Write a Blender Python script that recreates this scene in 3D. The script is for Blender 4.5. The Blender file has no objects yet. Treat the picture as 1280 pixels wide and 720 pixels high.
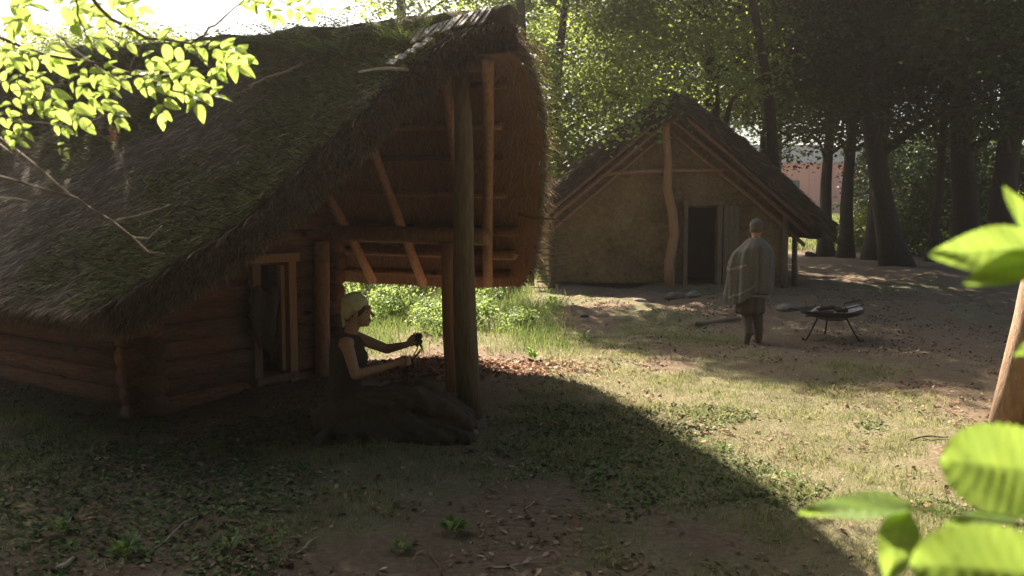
import bpy, bmesh, math, random
import numpy as np
from mathutils import Vector, Matrix

sc = bpy.context.scene
COL = sc.collection
R = math.radians
# ------------------------------------------------------------------ camera
CAM_H = 1.8
PITCH = math.atan(95 / 1100)
cd = bpy.data.cameras.new('camera')
cam = bpy.data.objects.new('camera', cd)
COL.objects.link(cam)
cam.location = (0, 0, CAM_H)
cam.rotation_euler = (math.pi / 2 - PITCH, 0, 0)
cd.sensor_width = 36
cd.lens = 1100 / 1280 * 36
cd.clip_start = 0.05
cd.clip_end = 3000
cd.dof.use_dof = True
cd.dof.focus_distance = 9.0
cd.dof.aperture_fstop = 3.6
sc.camera = cam
# ------------------------------------------------------------------ light
SUN_AZ, SUN_EL = R(30), R(43)          # sun stands 30 deg left of the view axis, 43 deg high
world = bpy.data.worlds.new('World')
sc.world = world
world.use_nodes = True
wn = world.node_tree
sky = wn.nodes.new('ShaderNodeTexSky')
sky.sky_type = 'NISHITA'
sky.sun_disc = False
sky.sun_elevation = SUN_EL
sky.sun_rotation = -SUN_AZ
sky.air_density = 1.0
sky.dust_density = 3.0
sky.ozone_density = 0.6
bg = wn.nodes['Background']
bg.inputs['Strength'].default_value = 0.05
wn.links.new(sky.outputs[0], bg.inputs['Color'])
sl = bpy.data.lights.new('sun', 'SUN')
sl.energy = 5.0
sl.angle = R(0.5)
sl.color = (1.0, 0.9, 0.74)
sun = bpy.data.objects.new('sun', sl)
COL.objects.link(sun)
SUNV = Vector((-math.sin(SUN_AZ) * math.cos(SUN_EL), math.cos(SUN_AZ) * math.cos(SUN_EL), math.sin(SUN_EL)))
sun.rotation_euler = SUNV.to_track_quat('Z', 'Y').to_euler()
sun.location = SUNV * 60
sc.view_settings.view_transform = 'Standard'
sc.view_settings.look = 'None'
sc.view_settings.gamma = 1.0
sc.view_settings.use_curve_mapping = False
sc.view_settings.exposure = 2.3
sc.cycles.use_denoising = True
sc.cycles.max_bounces = 8
sc.cycles.transmission_bounces = 6
sc.cycles.diffuse_bounces = 4

# ------------------------------------------------------------------ helpers
rng = np.random.default_rng(7)
random.seed(7)

def px(x, y, d):
    """point of the place seen at photo pixel x,y at forward distance d (calibration helper)"""
    a, u = (x - 640) / 1100, (360 - y) / 1100
    return Vector((a * d, (math.cos(PITCH) + u * math.sin(PITCH)) * d, CAM_H + (-math.sin(PITCH) + u * math.cos(PITCH)) * d))

def gpt(x, y, z=0.0):
    u = (360 - y) / 1100
    k = (z - CAM_H) / (-math.sin(PITCH) + u * math.cos(PITCH))
    return Vector(((x - 640) / 1100 * k, (math.cos(PITCH) + u * math.sin(PITCH)) * k, z))

class Noise:
    def __init__(s, seed, scale, octaves=4):
        r = np.random.default_rng(seed)
        s.w = []
        for o in range(octaves):
            for k in range(5):
                a = r.uniform(0, 2 * math.pi)
                f = scale * 2 ** o * r.uniform(.7, 1.4)
                s.w.append((math.cos(a) * f, math.sin(a) * f, r.uniform(0, 6.28), .5 ** o / 2.2))
    def __call__(s, x, y):
        t = 0
        for a, b, c, w in s.w:
            t = t + w * np.sin(a * x + b * y + c)
        return t

def sstep(a, b, x):
    t = np.clip((x - a) / (b - a), 0, 1)
    return t * t * (3 - 2 * t)

def link(name, mesh, mat=None, parent=None, smooth=False):
    o = bpy.data.objects.new(name, mesh)
    COL.objects.link(o)
    if mat is not None and not mesh.materials:
        mesh.materials.append(mat)
    if parent is not None:
        o.parent = parent
    if smooth:
        mesh.shade_smooth()
    return o

def tag(o, label=None, cat=None, group=None, kind=None):
    if label: o['label'] = label
    if cat: o['category'] = cat
    if group: o['group'] = group
    if kind: o['kind'] = kind
    return o

def empty(name, loc=(0, 0, 0), rz=0.0):
    o = bpy.data.objects.new(name, None)
    o.empty_display_size = .2
    COL.objects.link(o)
    o.location = loc
    o.rotation_euler = (0, 0, rz)
    return o

def mesh_np(name, verts, faces, colors=None):
    """verts (n,3); faces (m,k) constant k"""
    me = bpy.data.meshes.new(name)
    verts = np.asarray(verts, np.float32)
    faces = np.asarray(faces, np.int32)
    m, k = faces.shape
    me.vertices.add(len(verts)); me.vertices.foreach_set('co', verts.ravel())
    me.loops.add(m * k); me.loops.foreach_set('vertex_index', faces.ravel())
    me.polygons.add(m)
    me.polygons.foreach_set('loop_start', np.arange(0, m * k, k, dtype=np.int32))
    me.polygons.foreach_set('loop_total', np.full(m, k, np.int32))
    if colors is not None:
        at = me.color_attributes.new('col', 'FLOAT_COLOR', 'POINT')
        c = np.ones((len(verts), 4), np.float32); c[:, :3] = colors
        at.data.foreach_set('color', c.ravel())
    me.update(calc_edges=True)
    me.validate()
    return me

class MB:
    def __init__(s): s.v = []; s.f = []
    def add(s, v, f):
        o = len(s.v); s.v += [tuple(p) for p in v]; s.f += [tuple(i + o for i in q) for q in f]
    def box(s, c, size, rot=None):
        x, y, z = (k / 2 for k in size)
        pts = [Vector((a * x, b * y, d * z)) for d in (-1, 1) for a, b in ((-1, -1), (1, -1), (1, 1), (-1, 1))]
        if rot is not None: pts = [rot @ p for p in pts]
        c = Vector(c)
        s.add([c + p for p in pts], [(3, 2, 1, 0), (4, 5, 6, 7), (0, 1, 5, 4), (1, 2, 6, 5), (2, 3, 7, 6), (3, 0, 4, 7)])
    def tube(s, pts, rad, n=8, caps=True, jit=0.0):
        pts = [Vector(p) for p in pts]
        if not hasattr(rad, '__len__'): rad = [rad] * len(pts)
        rings = []
        up = None
        for i, p in enumerate(pts):
            t = (pts[min(i + 1, len(pts) - 1)] - pts[max(i - 1, 0)]).normalized()
            if up is None:
                up = Vector((0, 0, 1)) if abs(t.z) < .9 else Vector((1, 0, 0))
            a = t.cross(up)
            if a.length < 1e-4: a = t.orthogonal()
            a.normalize(); b = a.cross(t).normalized(); up = b
            rings.append([p + (a * math.cos(2 * math.pi * k / n) + b * math.sin(2 * math.pi * k / n)) * rad[i] * (1 + random.uniform(-jit, jit)) for k in range(n)])
        v = [q for r in rings for q in r]
        f = []
        for i in range(len(pts) - 1):
            for k in range(n):
                k2 = (k + 1) % n
                f.append((i * n + k, i * n + k2, (i + 1) * n + k2, (i + 1) * n + k))
        if caps:
            f.append(tuple(range(n - 1, -1, -1)))
            f.append(tuple((len(pts) - 1) * n + k for k in range(n)))
        s.add(v, f)
    def capsule(s, a, b, ra, rb, n=14):
        a = Vector(a); b = Vector(b)
        d = b - a
        L = d.length
        t = d.normalized() if L > 1e-6 else Vector((0, 0, 1))
        pts, rad = [], []
        for k in range(7):
            an = math.pi / 2 * (1 - k / 6)
            pts.append(a - t * ra * math.sin(an)); rad.append(max(ra * math.cos(an), ra * .03))
        for k in range(7):
            an = math.pi / 2 * k / 6
            pts.append(b + t * rb * math.sin(an)); rad.append(max(rb * math.cos(an), rb * .03))
        s.tube(pts, rad, n)
    def ell(s, c, r, rot=None, n=18, m=12):
        c = Vector(c); v = []; f = []
        for i in range(m + 1):
            th = math.pi * (i / m) * .996 + .006
            for k in range(n):
                ph = 2 * math.pi * k / n
                p = Vector((r[0] * math.sin(th) * math.cos(ph), r[1] * math.sin(th) * math.sin(ph), r[2] * math.cos(th)))
                if rot is not None: p = rot @ p
                v.append(c + p)
        for i in range(m):
            for k in range(n):
                k2 = (k + 1) % n
                f.append((i * n + k, (i + 1) * n + k, (i + 1) * n + k2, i * n + k2))
        f.append(tuple(range(n))); f.append(tuple(m * n + k for k in range(n - 1, -1, -1)))
        s.add(v, f)
    def mesh(s, name):
        me = bpy.data.meshes.new(name); me.from_pydata(s.v, [], s.f); me.update(); return me
    def build(s, name, mat, parent=None, smooth=False):
        return link(name, s.mesh(name), mat, parent, smooth)

def fuse(mb, name, voxel, smooth_it=4, sub=False):
    """fuse overlapping closed shapes into one continuous surface"""
    me = mb.mesh(name)
    o = bpy.data.objects.new('tmp', me); COL.objects.link(o)
    r = o.modifiers.new('r', 'REMESH'); r.mode = 'VOXEL'; r.voxel_size = voxel
    s = o.modifiers.new('s', 'SMOOTH'); s.factor = .5; s.iterations = smooth_it
    bpy.context.view_layer.update()
    dg = bpy.context.evaluated_depsgraph_get()
    out = bpy.data.meshes.new_from_object(o.evaluated_get(dg))
    bpy.data.objects.remove(o)
    bpy.data.meshes.remove(me)
    out.name = name
    out.shade_smooth()
    return out

# ------------------------------------------------------------------ materials
def new_mat(name):
    m = bpy.data.materials.new(name); m.use_nodes = True
    nt = m.node_tree
    return m, nt, nt.nodes['Principled BSDF']

def tex_noise(nt, scale, detail=6, rough=.6, stretch=None, coord='Object', dist=0.0):
    tc = nt.nodes.new('ShaderNodeTexCoord')
    n = nt.nodes.new('ShaderNodeTexNoise')
    n.inputs['Scale'].default_value = scale; n.inputs['Detail'].default_value = detail
    n.inputs['Roughness'].default_value = rough; n.inputs['Distortion'].default_value = dist
    src = tc.outputs[coord]
    if stretch:
        mp = nt.nodes.new('ShaderNodeMapping'); mp.inputs['Scale'].default_value = stretch
        nt.links.new(src, mp.inputs['Vector']); src = mp.outputs[0]
    nt.links.new(src, n.inputs['Vector'])
    return n.outputs['Fac']

def ramp(nt, fac, stops):
    r = nt.nodes.new('ShaderNodeValToRGB')
    e = r.color_ramp.elements
    while len(e) < len(stops): e.new(.5)
    for k, (p, c) in enumerate(stops):
        e[k].position = p; e[k].color = (*c, 1)
    nt.links.new(fac, r.inputs[0])
    return r.outputs[0]

def mix(nt, a, b, fac, mode='MIX'):
    m = nt.nodes.new('ShaderNodeMix'); m.data_type = 'RGBA'; m.blend_type = mode
    for s, v in ((m.inputs['Factor'], fac), (m.inputs['A'], a), (m.inputs['B'], b)):
        if hasattr(v, 'is_linked') or hasattr(v, 'links'): nt.links.new(v, s)
        elif isinstance(v, tuple): s.default_value = (*v, 1)
        else: s.default_value = v
    return m.outputs['Result']

def bump(nt, h, strength, dist, bsdf):
    b = nt.nodes.new('ShaderNodeBump'); b.inputs['Strength'].default_value = strength; b.inputs['Distance'].default_value = dist
    nt.links.new(h, b.inputs['Height']); nt.links.new(b.outputs[0], bsdf.inputs['Normal'])

def simple(name, c1, c2, scale=6, rough=.85, stretch=None, bstr=.4, bdist=.02, c3=None, coord='Object', objvar=.0):
    m, nt, b = new_mat(name)
    f = tex_noise(nt, scale, 8, .65, stretch, coord)
    st = [(.3, c1), (.7, c2)] if c3 is None else [(.28, c1), (.5, c2), (.72, c3)]
    c = ramp(nt, f, st)
    if objvar:
        oi = nt.nodes.new('ShaderNodeObjectInfo')
        rr = ramp(nt, oi.outputs['Random'], [(0, (1 - objvar,) * 3), (1, (1 + objvar * .6,) * 3)])
        c = mix(nt, c, rr, 1.0, 'MULTIPLY')
    nt.links.new(c, b.inputs['Base Color'])
    b.inputs['Roughness'].default_value = rough
    b.inputs['Specular IOR Level'].default_value = .25
    if bstr: bump(nt, tex_noise(nt, scale * 2.2, 8, .7, stretch, coord), bstr, bdist, b)
    return m

def attr_mat(name, rough=.8, trans=0.0, spec=.2):
    """colour from the mesh's own vertex colour (what each strand/leaf is coloured)"""
    m, nt, b = new_mat(name)
    a = nt.nodes.new('ShaderNodeVertexColor'); a.layer_name = 'col'
    nt.links.new(a.outputs[0], b.inputs['Base Color'])
    b.inputs['Roughness'].default_value = rough; b.inputs['Specular IOR Level'].default_value = spec
    if trans:
        t = nt.nodes.new('ShaderNodeBsdfTranslucent'); nt.links.new(a.outputs[0], t.inputs[0])
        ms = nt.nodes.new('ShaderNodeMixShader'); ms.inputs[0].default_value = trans
        nt.links.new(b.outputs[0], ms.inputs[1]); nt.links.new(t.outputs[0], ms.inputs[2])
        nt.links.new(ms.outputs[0], nt.nodes['Material Output'].inputs[0])
    return m

def leaf_mat(name, dark, light, tr_col, trans=.5, vein=False):
    m, nt, b = new_mat(name)
    g = nt.nodes.new('ShaderNodeNewGeometry')
    oi = nt.nodes.new('ShaderNodeObjectInfo')
    ad = nt.nodes.new('ShaderNodeMath'); ad.operation = 'ADD'
    nt.links.new(g.outputs['Random Per Island'], ad.inputs[0]); nt.links.new(oi.outputs['Random'], ad.inputs[1])
    fr = nt.nodes.new('ShaderNodeMath'); fr.operation = 'FRACT'; nt.links.new(ad.outputs[0], fr.inputs[0])
    c = ramp(nt, fr.outputs[0], [(0, dark), (1, light)])
    t = ramp(nt, fr.outputs[0], [(0, tuple(k * .75 for k in tr_col)), (1, tr_col)])
    if vein:
        at = nt.nodes.new('ShaderNodeVertexColor'); at.layer_name = 'col'
        c = mix(nt, c, at.outputs[0], 1.0, 'MULTIPLY'); t = mix(nt, t, at.outputs[0], 1.0, 'MULTIPLY')
        n = tex_noise(nt, 60, 4, .6)
        bl = ramp(nt, tex_noise(nt, 26, 5, .7), [(.30, (.5, .42, .25)), (.42, (1, 1, 1)), (.7, (1.12, 1.05, .9))])
        c = mix(nt, c, bl, 1.0, 'MULTIPLY'); t = mix(nt, t, bl, 1.0, 'MULTIPLY')
        bump(nt, n, .25, .003, b)
    nt.links.new(c, b.inputs['Base Color']); b.inputs['Roughness'].default_value = .5
    b.inputs['Specular IOR Level'].default_value = .35
    tb = nt.nodes.new('ShaderNodeBsdfTranslucent'); nt.links.new(t, tb.inputs[0])
    ms = nt.nodes.new('ShaderNodeMixShader'); ms.inputs[0].default_value = trans
    nt.links.new(b.outputs[0], ms.inputs[1]); nt.links.new(tb.outputs[0], ms.inputs[2])
    nt.links.new(ms.outputs[0], nt.nodes['Material Output'].inputs[0])
    return m

M = {}
def log_mat(name, st, dark, light, grey):
    m, nt, b = new_mat(name)
    long_ = tex_noise(nt, 5, 8, .7, st); st2 = tuple(k * 3.2 for k in st)
    crack = tex_noise(nt, 6, 5, .55, st2, dist=.4)
    blot = tex_noise(nt, 3.0, 5, .65)
    c = ramp(nt, long_, [(.3, dark), (.7, light)])
    c = mix(nt, c, grey, ramp(nt, blot, [(.45, (0, 0, 0)), (.72, (.75, .75, .75))]))
    ck = ramp(nt, crack, [(.30, (.12, .1, .09)), (.40, (1, 1, 1))])
    c = mix(nt, c, ck, 1.0, 'MULTIPLY')
    vo = nt.nodes.new('ShaderNodeTexVoronoi'); vo.inputs['Scale'].default_value = 3.1
    tc = nt.nodes.new('ShaderNodeTexCoord'); mp = nt.nodes.new('ShaderNodeMapping'); mp.inputs['Scale'].default_value = tuple(.55 + .45 * (k > 2) for k in st)
    nt.links.new(tc.outputs['Object'], mp.inputs[0]); nt.links.new(mp.outputs[0], vo.inputs['Vector'])
    c = mix(nt, c, ramp(nt, vo.outputs['Distance'], [(.07, (.25, .18, .13)), (.13, (1, 1, 1))]), 1.0, 'MULTIPLY')
    oi = nt.nodes.new('ShaderNodeObjectInfo')
    c = mix(nt, c, ramp(nt, oi.outputs['Random'], [(0, (.6, .58, .58)), (1, (1.15, 1.1, 1.05))]), 1.0, 'MULTIPLY')
    nt.links.new(c, b.inputs['Base Color']); b.inputs['Roughness'].default_value = .85; b.inputs['Specular IOR Level'].default_value = .2
    bump(nt, crack, .9, .03, b)
    return m
M['log'] = log_mat('peeled_log', (1, 6, 6), (.15, .068, .036), (.36, .175, .095), (.17, .135, .105))
M['log_y'] = log_mat('peeled_log_cross', (6, 1, 6), (.15, .068, .036), (.36, .175, .095), (.17, .135, .105))
M['pole'] = simple('debarked_pole', (.20, .10, .06), (.37, .205, .13), 9, .7, (3, 3, 1.2), .4, .01, objvar=.25)
M['post'] = simple('weathered_post', (.10, .07, .045), (.22, .16, .10), 8, .85, (7, 7, .8), .8, .02)
M['post_new'] = simple('fresh_post', (.28, .14, .07), (.42, .23, .12), 8, .75, (7, 7, .6), .5, .01)
M['under'] = simple('reed_underside_bounce', (.15, .078, .052), (.33, .18, .12), 14, .9, (9, 1, 1), 1.0, .03, (.42, .25, .17))  # reed tone reddened to carry warm bounce from the sunlit ground
M['thatch'] = simple('weathered_thatch', (.09, .066, .048), (.2, .15, .105), 16, .95, (7, 1.2, 1.2), 1.0, .04)
M['straw'] = attr_mat('straw_strand', .8, .12)
M['thatch2'] = simple('old_thatch', (.055, .042, .03), (.14, .105, .07), 12, .95, (1, 6, 1), 1.0, .06)
M['dark'] = simple('interior_shade', (.02, .015, .012), (.035, .028, .02), 4, .95)  # near-black tone that paints the unlit interiors
M['board'] = simple('old_board', (.12, .07, .045), (.25, .155, .1), 7, .85, (6, 6, .7), .6, .01)
def daub_mat():
    m, nt, b = new_mat('clay_daub')
    big = tex_noise(nt, .9, 6, .65); fine = tex_noise(nt, 14, 8, .7); str_ = tex_noise(nt, 30, 3, .5, (1, 1, 5))
    c = ramp(nt, big, [(.3, (.15, .098, .047)), (.5, (.245, .162, .08)), (.7, (.33, .23, .12))])
    c = mix(nt, c, ramp(nt, fine, [(.3, (.55, .5, .45)), (.7, (1.15, 1.12, 1.1))]), 1.0, 'MULTIPLY')
    vo = nt.nodes.new('ShaderNodeTexVoronoi'); vo.feature = 'DISTANCE_TO_EDGE'; vo.inputs['Scale'].default_value = 1.7
    tc = nt.nodes.new('ShaderNodeTexCoord'); ad = nt.nodes.new('ShaderNodeVectorMath'); ad.operation = 'ADD'
    nn = nt.nodes.new('ShaderNodeTexNoise'); nn.inputs['Scale'].default_value = 4; nt.links.new(tc.outputs['Object'], nn.inputs['Vector'])
    sc_ = nt.nodes.new('ShaderNodeVectorMath'); sc_.operation = 'SCALE'; sc_.inputs['Scale'].default_value = .35
    nt.links.new(nn.outputs['Color'], sc_.inputs[0]); nt.links.new(tc.outputs['Object'], ad.inputs[0]); nt.links.new(sc_.outputs[0], ad.inputs[1]); nt.links.new(ad.outputs[0], vo.inputs['Vector'])
    ck = ramp(nt, vo.outputs['Distance'], [(.0, (.4, .36, .33)), (.018, (1, 1, 1))])
    c = mix(nt, c, ck, ramp(nt, big, [(.42, (.9, .9, .9)), (.58, (0, 0, 0))]), 'MULTIPLY')
    c = mix(nt, c, (.34, .26, .14), ramp(nt, str_, [(.62, (0, 0, 0)), (.72, (.5, .5, .5))]))
    nt.links.new(c, b.inputs['Base Color']); b.inputs['Roughness'].default_value = .95; b.inputs['Specular IOR Level'].default_value = .1
    bump(nt, fine, .7, .03, b)
    return m
M['daub'] = daub_mat()
M['bark'] = simple('tree_bark', (.022, .018, .014), (.07, .055, .042), 7, .95, (4, 4, .8), 1.0, .05)
M['bark_pale'] = simple('pale_bark', (.2, .13, .085), (.38, .25, .165), 7, .85, (3, 3, .8), .8, .03)
M['twig'] = simple('twig_bark', (.08, .055, .04), (.2, .14, .1), 30, .8, None, .3, .003)
M['twig_pale'] = simple('dry_twig', (.2, .15, .11), (.42, .33, .25), 30, .8, None, .3, .003)
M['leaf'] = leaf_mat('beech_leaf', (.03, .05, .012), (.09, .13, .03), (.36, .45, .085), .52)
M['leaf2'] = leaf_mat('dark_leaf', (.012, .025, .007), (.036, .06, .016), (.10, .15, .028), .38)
M['leaf_near'] = leaf_mat('elder_leaf', (.09, .16, .035), (.18, .26, .06), (.50, .66, .15), .6, True)
M['leaf_sap'] = leaf_mat('sapling_leaf', (.08, .15, .03), (.13, .21, .045), (.36, .52, .10), .52, True)
M['weed'] = leaf_mat('weed_leaf', (.045, .09, .02), (.13, .19, .05), (.34, .46, .11), .45)
M['fern'] = leaf_mat('fern_leaf', (.05, .08, .02), (.12, .16, .05), (.26, .33, .09), .45)
M['grass'] = attr_mat('grass_blade', .7, .4)
M['litter'] = attr_mat('leaf_litter', .85, .1)
M['stone'] = simple('field_stone', (.12, .10, .08), (.23, .2, .165), 9, .9, None, .7, .02, objvar=.3)
M['soil'] = simple('loose_soil', (.10, .058, .035), (.24, .15, .095), 18, .95, None, 1.0, .04)
M['skin'] = simple('skin', (.30, .165, .11), (.38, .215, .145), 12, .5, None, .05, .002)
M['hair'] = simple('brown_hair', (.04, .025, .015), (.08, .05, .03), 40, .6, (1, 1, 4), .5, .004)
M['cream'] = simple('cream_linen', (.40, .355, .21), (.52, .47, .3), 30, .9, None, .3, .003)
M['darkwool'] = simple('dark_wool', (.035, .026, .02), (.065, .048, .036), 30, .95, None, .4, .004)
M['skirt'] = simple('dark_skirt', (.045, .032, .023), (.085, .06, .044), 20, .95, None, .5, .006)
M['yarn'] = simple('dark_yarn', (.02, .015, .012), (.05, .038, .03), 60, .95, None, .6, .003)
M['cape'] = simple('grey_wool', (.09, .08, .068), (.155, .14, .118), 40, .95, None, .5, .004)
M['stripe'] = simple('pale_wool_band', (.19, .165, .13), (.25, .22, .175), 40, .95, None, .4, .003)
M['cap'] = simple('grey_felt', (.07, .06, .048), (.11, .095, .075), 40, .95, None, .6, .004)
M['tunic'] = simple('brown_tunic', (.07, .055, .042), (.11, .09, .07), 30, .95, None, .4, .004)
M['trouser'] = simple('brown_wool', (.08, .058, .04), (.14, .1, .07), 30, .95, None, .5, .004)
M['leather'] = simple('brown_leather', (.07, .042, .025), (.14, .085, .05), 20, .6, None, .4, .004)
M['iron'] = simple('black_iron', (.014, .013, .012), (.035, .03, .027), 14, .55, None, .4, .004)
M['rust'] = simple('rusty_iron', (.06, .025, .015), (.12, .05, .03), 20, .8, None, .4, .004)
M['ash'] = simple('grey_ash', (.12, .105, .1), (.3, .27, .25), 25, .95, None, .8, .01)
M['char'] = simple('charred_wood', (.015, .012, .01), (.06, .045, .035), 14, .9, (1, 5, 5), .8, .01)
M['white'] = simple('white_enamel', (.26, .25, .24), (.36, .34, .32), 10, .5, None, .1, .002)
M['ocher'] = simple('yellow_wool', (.42, .33, .10), (.55, .45, .17), 40, .95, None, .5, .004)
M['cord'] = simple('grey_cord', (.3, .28, .26), (.45, .42, .4), 60, .9, None, .4, .002)
M['pinkwall'] = simple('pink_cladding', (.46, .22, .165), (.56, .29, .22), 3, .85, (8, 8, .3), .2, .01)
M['greyroof'] = simple('grey_sheet', (.3, .3, .31), (.38, .38, .39), 3, .6, (6, 1, 1), .1, .01)
M['glass'] = simple('dark_pane', (.03, .035, .03), (.06, .065, .06), 2, .15, None, 0)
M['shingle'] = simple('grey_shingle', (.24, .2, .17), (.46, .42, .37), 14, .85, (1, 6, 1), .5, .01, objvar=.3)
M['pinkstalk'] = simple('red_stalk', (.32, .12, .10), (.45, .2, .16), 40, .7, None, .2, .002)

# ------------------------------------------------------------------ ground
TH = .609
MID = Vector((-1.18, 7.868, 0))
gN = Vector((math.cos(TH), -math.sin(TH), 0)); gG = Vector((math.sin(TH), math.cos(TH), 0))
def HL(t, g, z=0): return MID + gN * t + gG * g + Vector((0, 0, z))
n1, n2, n3, n4 = Noise(1, .5, 4), Noise(2, 3.0, 4), Noise(3, .25, 3), Noise(4, 1.3, 4)
def hgt(x, y):
    x = np.asarray(x, float); y = np.asarray(y, float)
    near = 1 - sstep(25, 60, np.hypot(x, y))
    z = .03 * n1(x, y) * near + .019 * n2(x, y) * near
    lx = (x - MID.x) * gN.x + (y - MID.y) * gN.y; ly = (x - MID.x) * gG.x + (y - MID.y) * gG.y
    z = z - .12 * np.exp(-((lx + 1.6) ** 2 / 1.6 + (ly + 1.3) ** 2 / 1.0))       # worn hollow along the cabin front
    z = z + .045 * np.exp(-((x + .55) ** 2 / .5 + (y - 10.0) ** 2 / .25)) * (1 + .5 * n2(x, y))  # spoil heap behind the posts
    z = z + .05 * np.exp(-((x - .35) ** 2 / .25 + (y - 9.2) ** 2 / .05))
    bank = sstep(13.2, 14.4, y - .12 * (x - 3) + .3 * n4(x, y) * .6) * sstep(-.5, .8, x) * (1 - sstep(24, 40, y))
    z = z + 1.6 * sstep(38, 75, y) * sstep(2, 9, x)
    z = z + bank * (.10 + .035 * n2(x, y))
    return z
def H(x, y): return float(hgt(x, y))

def axis(lo, hi, step, far_lo, far_hi):
    a = list(np.arange(lo, hi + 1e-6, step))
    s, v = step, hi
    while v < far_hi:
        s *= 1.25; v += s; a.append(min(v, far_hi))
    s, v = step, lo; b = []
    while v > far_lo:
        s *= 1.25; v -= s; b.append(max(v, far_lo))
    return np.array(b[::-1] + a)
gx = axis(-6, 9, .07, -1500, 1500); gy = axis(2.5, 17, .07, -300, 2500)
X, Y = np.meshgrid(gx, gy)
Z = hgt(X, Y)
gv = np.stack([X, Y, Z], -1).reshape(-1, 3)
nx_, ny_ = len(gx), len(gy)
ii = (np.arange(ny_ - 1)[:, None] * nx_ + np.arange(nx_ - 1)[None]).ravel()
gf = np.stack([ii, ii + 1, ii + nx_ + 1, ii + nx_], -1)
def greenness(x, y):
    """how grassy a spot is, 0..1"""
    lx = (x - MID.x) * gN.x + (y - MID.y) * gN.y; ly = (x - MID.x) * gG.x + (y - MID.y) * gG.y
    v = .50 + .6 * n1(x * 1.5 + 3, y * 1.5) + .6 * n4(x * 1.3, y * 1.3)
    v = v - .9 * (1 - sstep(1.0, 2.0, np.hypot(lx + .4, ly * .8)))                    # trodden porch
    v = v - .75 * sstep(12.2, 13.4, y) * sstep(.2, 1.4, x) * (1 - sstep(17, 24, y)) * (1 - sstep(7, 12, x))  # dirt terrace
    v = v - .9 * sstep(20, 24, y) * (1 - sstep(38, 44, y)) * sstep(5, 8, x)
    v = v + .9 * sstep(40, 48, y) + .8 * (1 - sstep(-.2, 1.0, x)) * sstep(11, 12, y)
    v = v - .55 * np.exp(-((x + .4) ** 2 / 1.5 + (y - 9.7) ** 2 / .5))
    v = v - .35 * (1 - sstep(-2.2, -.6, x)) * (1 - sstep(5.6, 6.4, y)) + .25 * sstep(-1.6, -.4, x) * (1 - sstep(7.5, 9, y)) + .12 * (1 - sstep(6, 7, y))
    return np.clip(v, 0, 1)
gc = greenness(gv[:, 0], gv[:, 1])
me = mesh_np('ground', gv, gf, np.repeat(gc[:, None], 3, 1))
mg, nt, b = new_mat('forest_floor')
va = nt.nodes.new('ShaderNodeVertexColor'); va.layer_name = 'col'
fine = tex_noise(nt, 22, 10, .75); mid_ = tex_noise(nt, 3.2, 8, .7); big = tex_noise(nt, .8, 4, .6)
dirt = ramp(nt, fine, [(.25, (.055, .039, .027)), (.5, (.17, .122, .082)), (.75, (.36, .275, .195))])
dirt = mix(nt, dirt, (.24, .175, .115), .35)
gr = ramp(nt, fine, [(.25, (.065, .058, .028)), (.55, (.18, .158, .084)), (.8, (.36, .30, .20))])
gr = mix(nt, gr, ramp(nt, mid_, [(.35, (.12, .125, .045)), (.65, (.32, .265, .18))]), .55)
ma = nt.nodes.new('ShaderNodeMath'); ma.operation = 'MULTIPLY_ADD'; ma.inputs[1].default_value = .9
nt.links.new(fine, ma.inputs[0]); nt.links.new(va.outputs[0], ma.inputs[2])
msk = ramp(nt, ma.outputs[0], [(.62, (0, 0, 0)), (1.0, (1, 1, 1))])
nt.links.new(mix(nt, dirt, gr, msk), b.inputs['Base Color'])
b.inputs['Roughness'].default_value = .95; b.inputs['Specular IOR Level'].default_value = .1
bump(nt, fine, 1.0, .05, b)
ground = link('ground', me, mg, None, True)
tag(ground, kind='structure')

# ------------------------------------------------------------------ scattered ground cover (uncountable)
def blades(name, pts, hmin, hmax, wid, colfn, seed, label, cat, lean=.5):
    r = np.random.default_rng(seed); n = len(pts)
    a = r.uniform(0, 2 * np.pi, n); hh = r.uniform(hmin, hmax, n); l = r.uniform(.1, lean, n) * hh * 1.6
    la = r.uniform(0, 2 * np.pi, n)
    side = np.stack([np.cos(a), np.sin(a), 0 * a], -1) * (wid * r.uniform(.6, 1.3, n))[:, None]
    ld = np.stack([np.cos(la), np.sin(la), 0 * a], -1)
    p = pts
    v = np.empty((n, 5, 3))
    v[:, 0] = p - side; v[:, 1] = p + side
    m_ = p + ld * (l * .3)[:, None] + np.array([0, 0, 1]) * (hh * .6)[:, None]
    v[:, 2] = m_ + side * .7; v[:, 3] = m_ - side * .7
    v[:, 4] = p + ld * l[:, None] + np.array([0, 0, 1]) * hh[:, None]
    base = np.arange(n)[:, None] * 5
    f = np.concatenate([base + [0, 1, 2], base + [0, 2, 3], base + [3, 2, 4]], 0)
    c = np.repeat(colfn(r, n, pts), 5, 0)
    o = link(name, mesh_np(name, v.reshape(-1, 3), f, c), M['grass'])
    return tag(o, label, cat, kind='stuff')

def sample(n, x0, x1, y0, y1, dens, seed, power=1.0):
    r = np.random.default_rng(seed)
    x = r.uniform(x0, x1, n); y = y0 + (y1 - y0) * r.uniform(0, 1, n) ** power
    k = r.uniform(0, 1, n) < dens(x, y)
    x, y = x[k], y[k]
    return np.stack([x, y, hgt(x, y)], -1)

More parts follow.
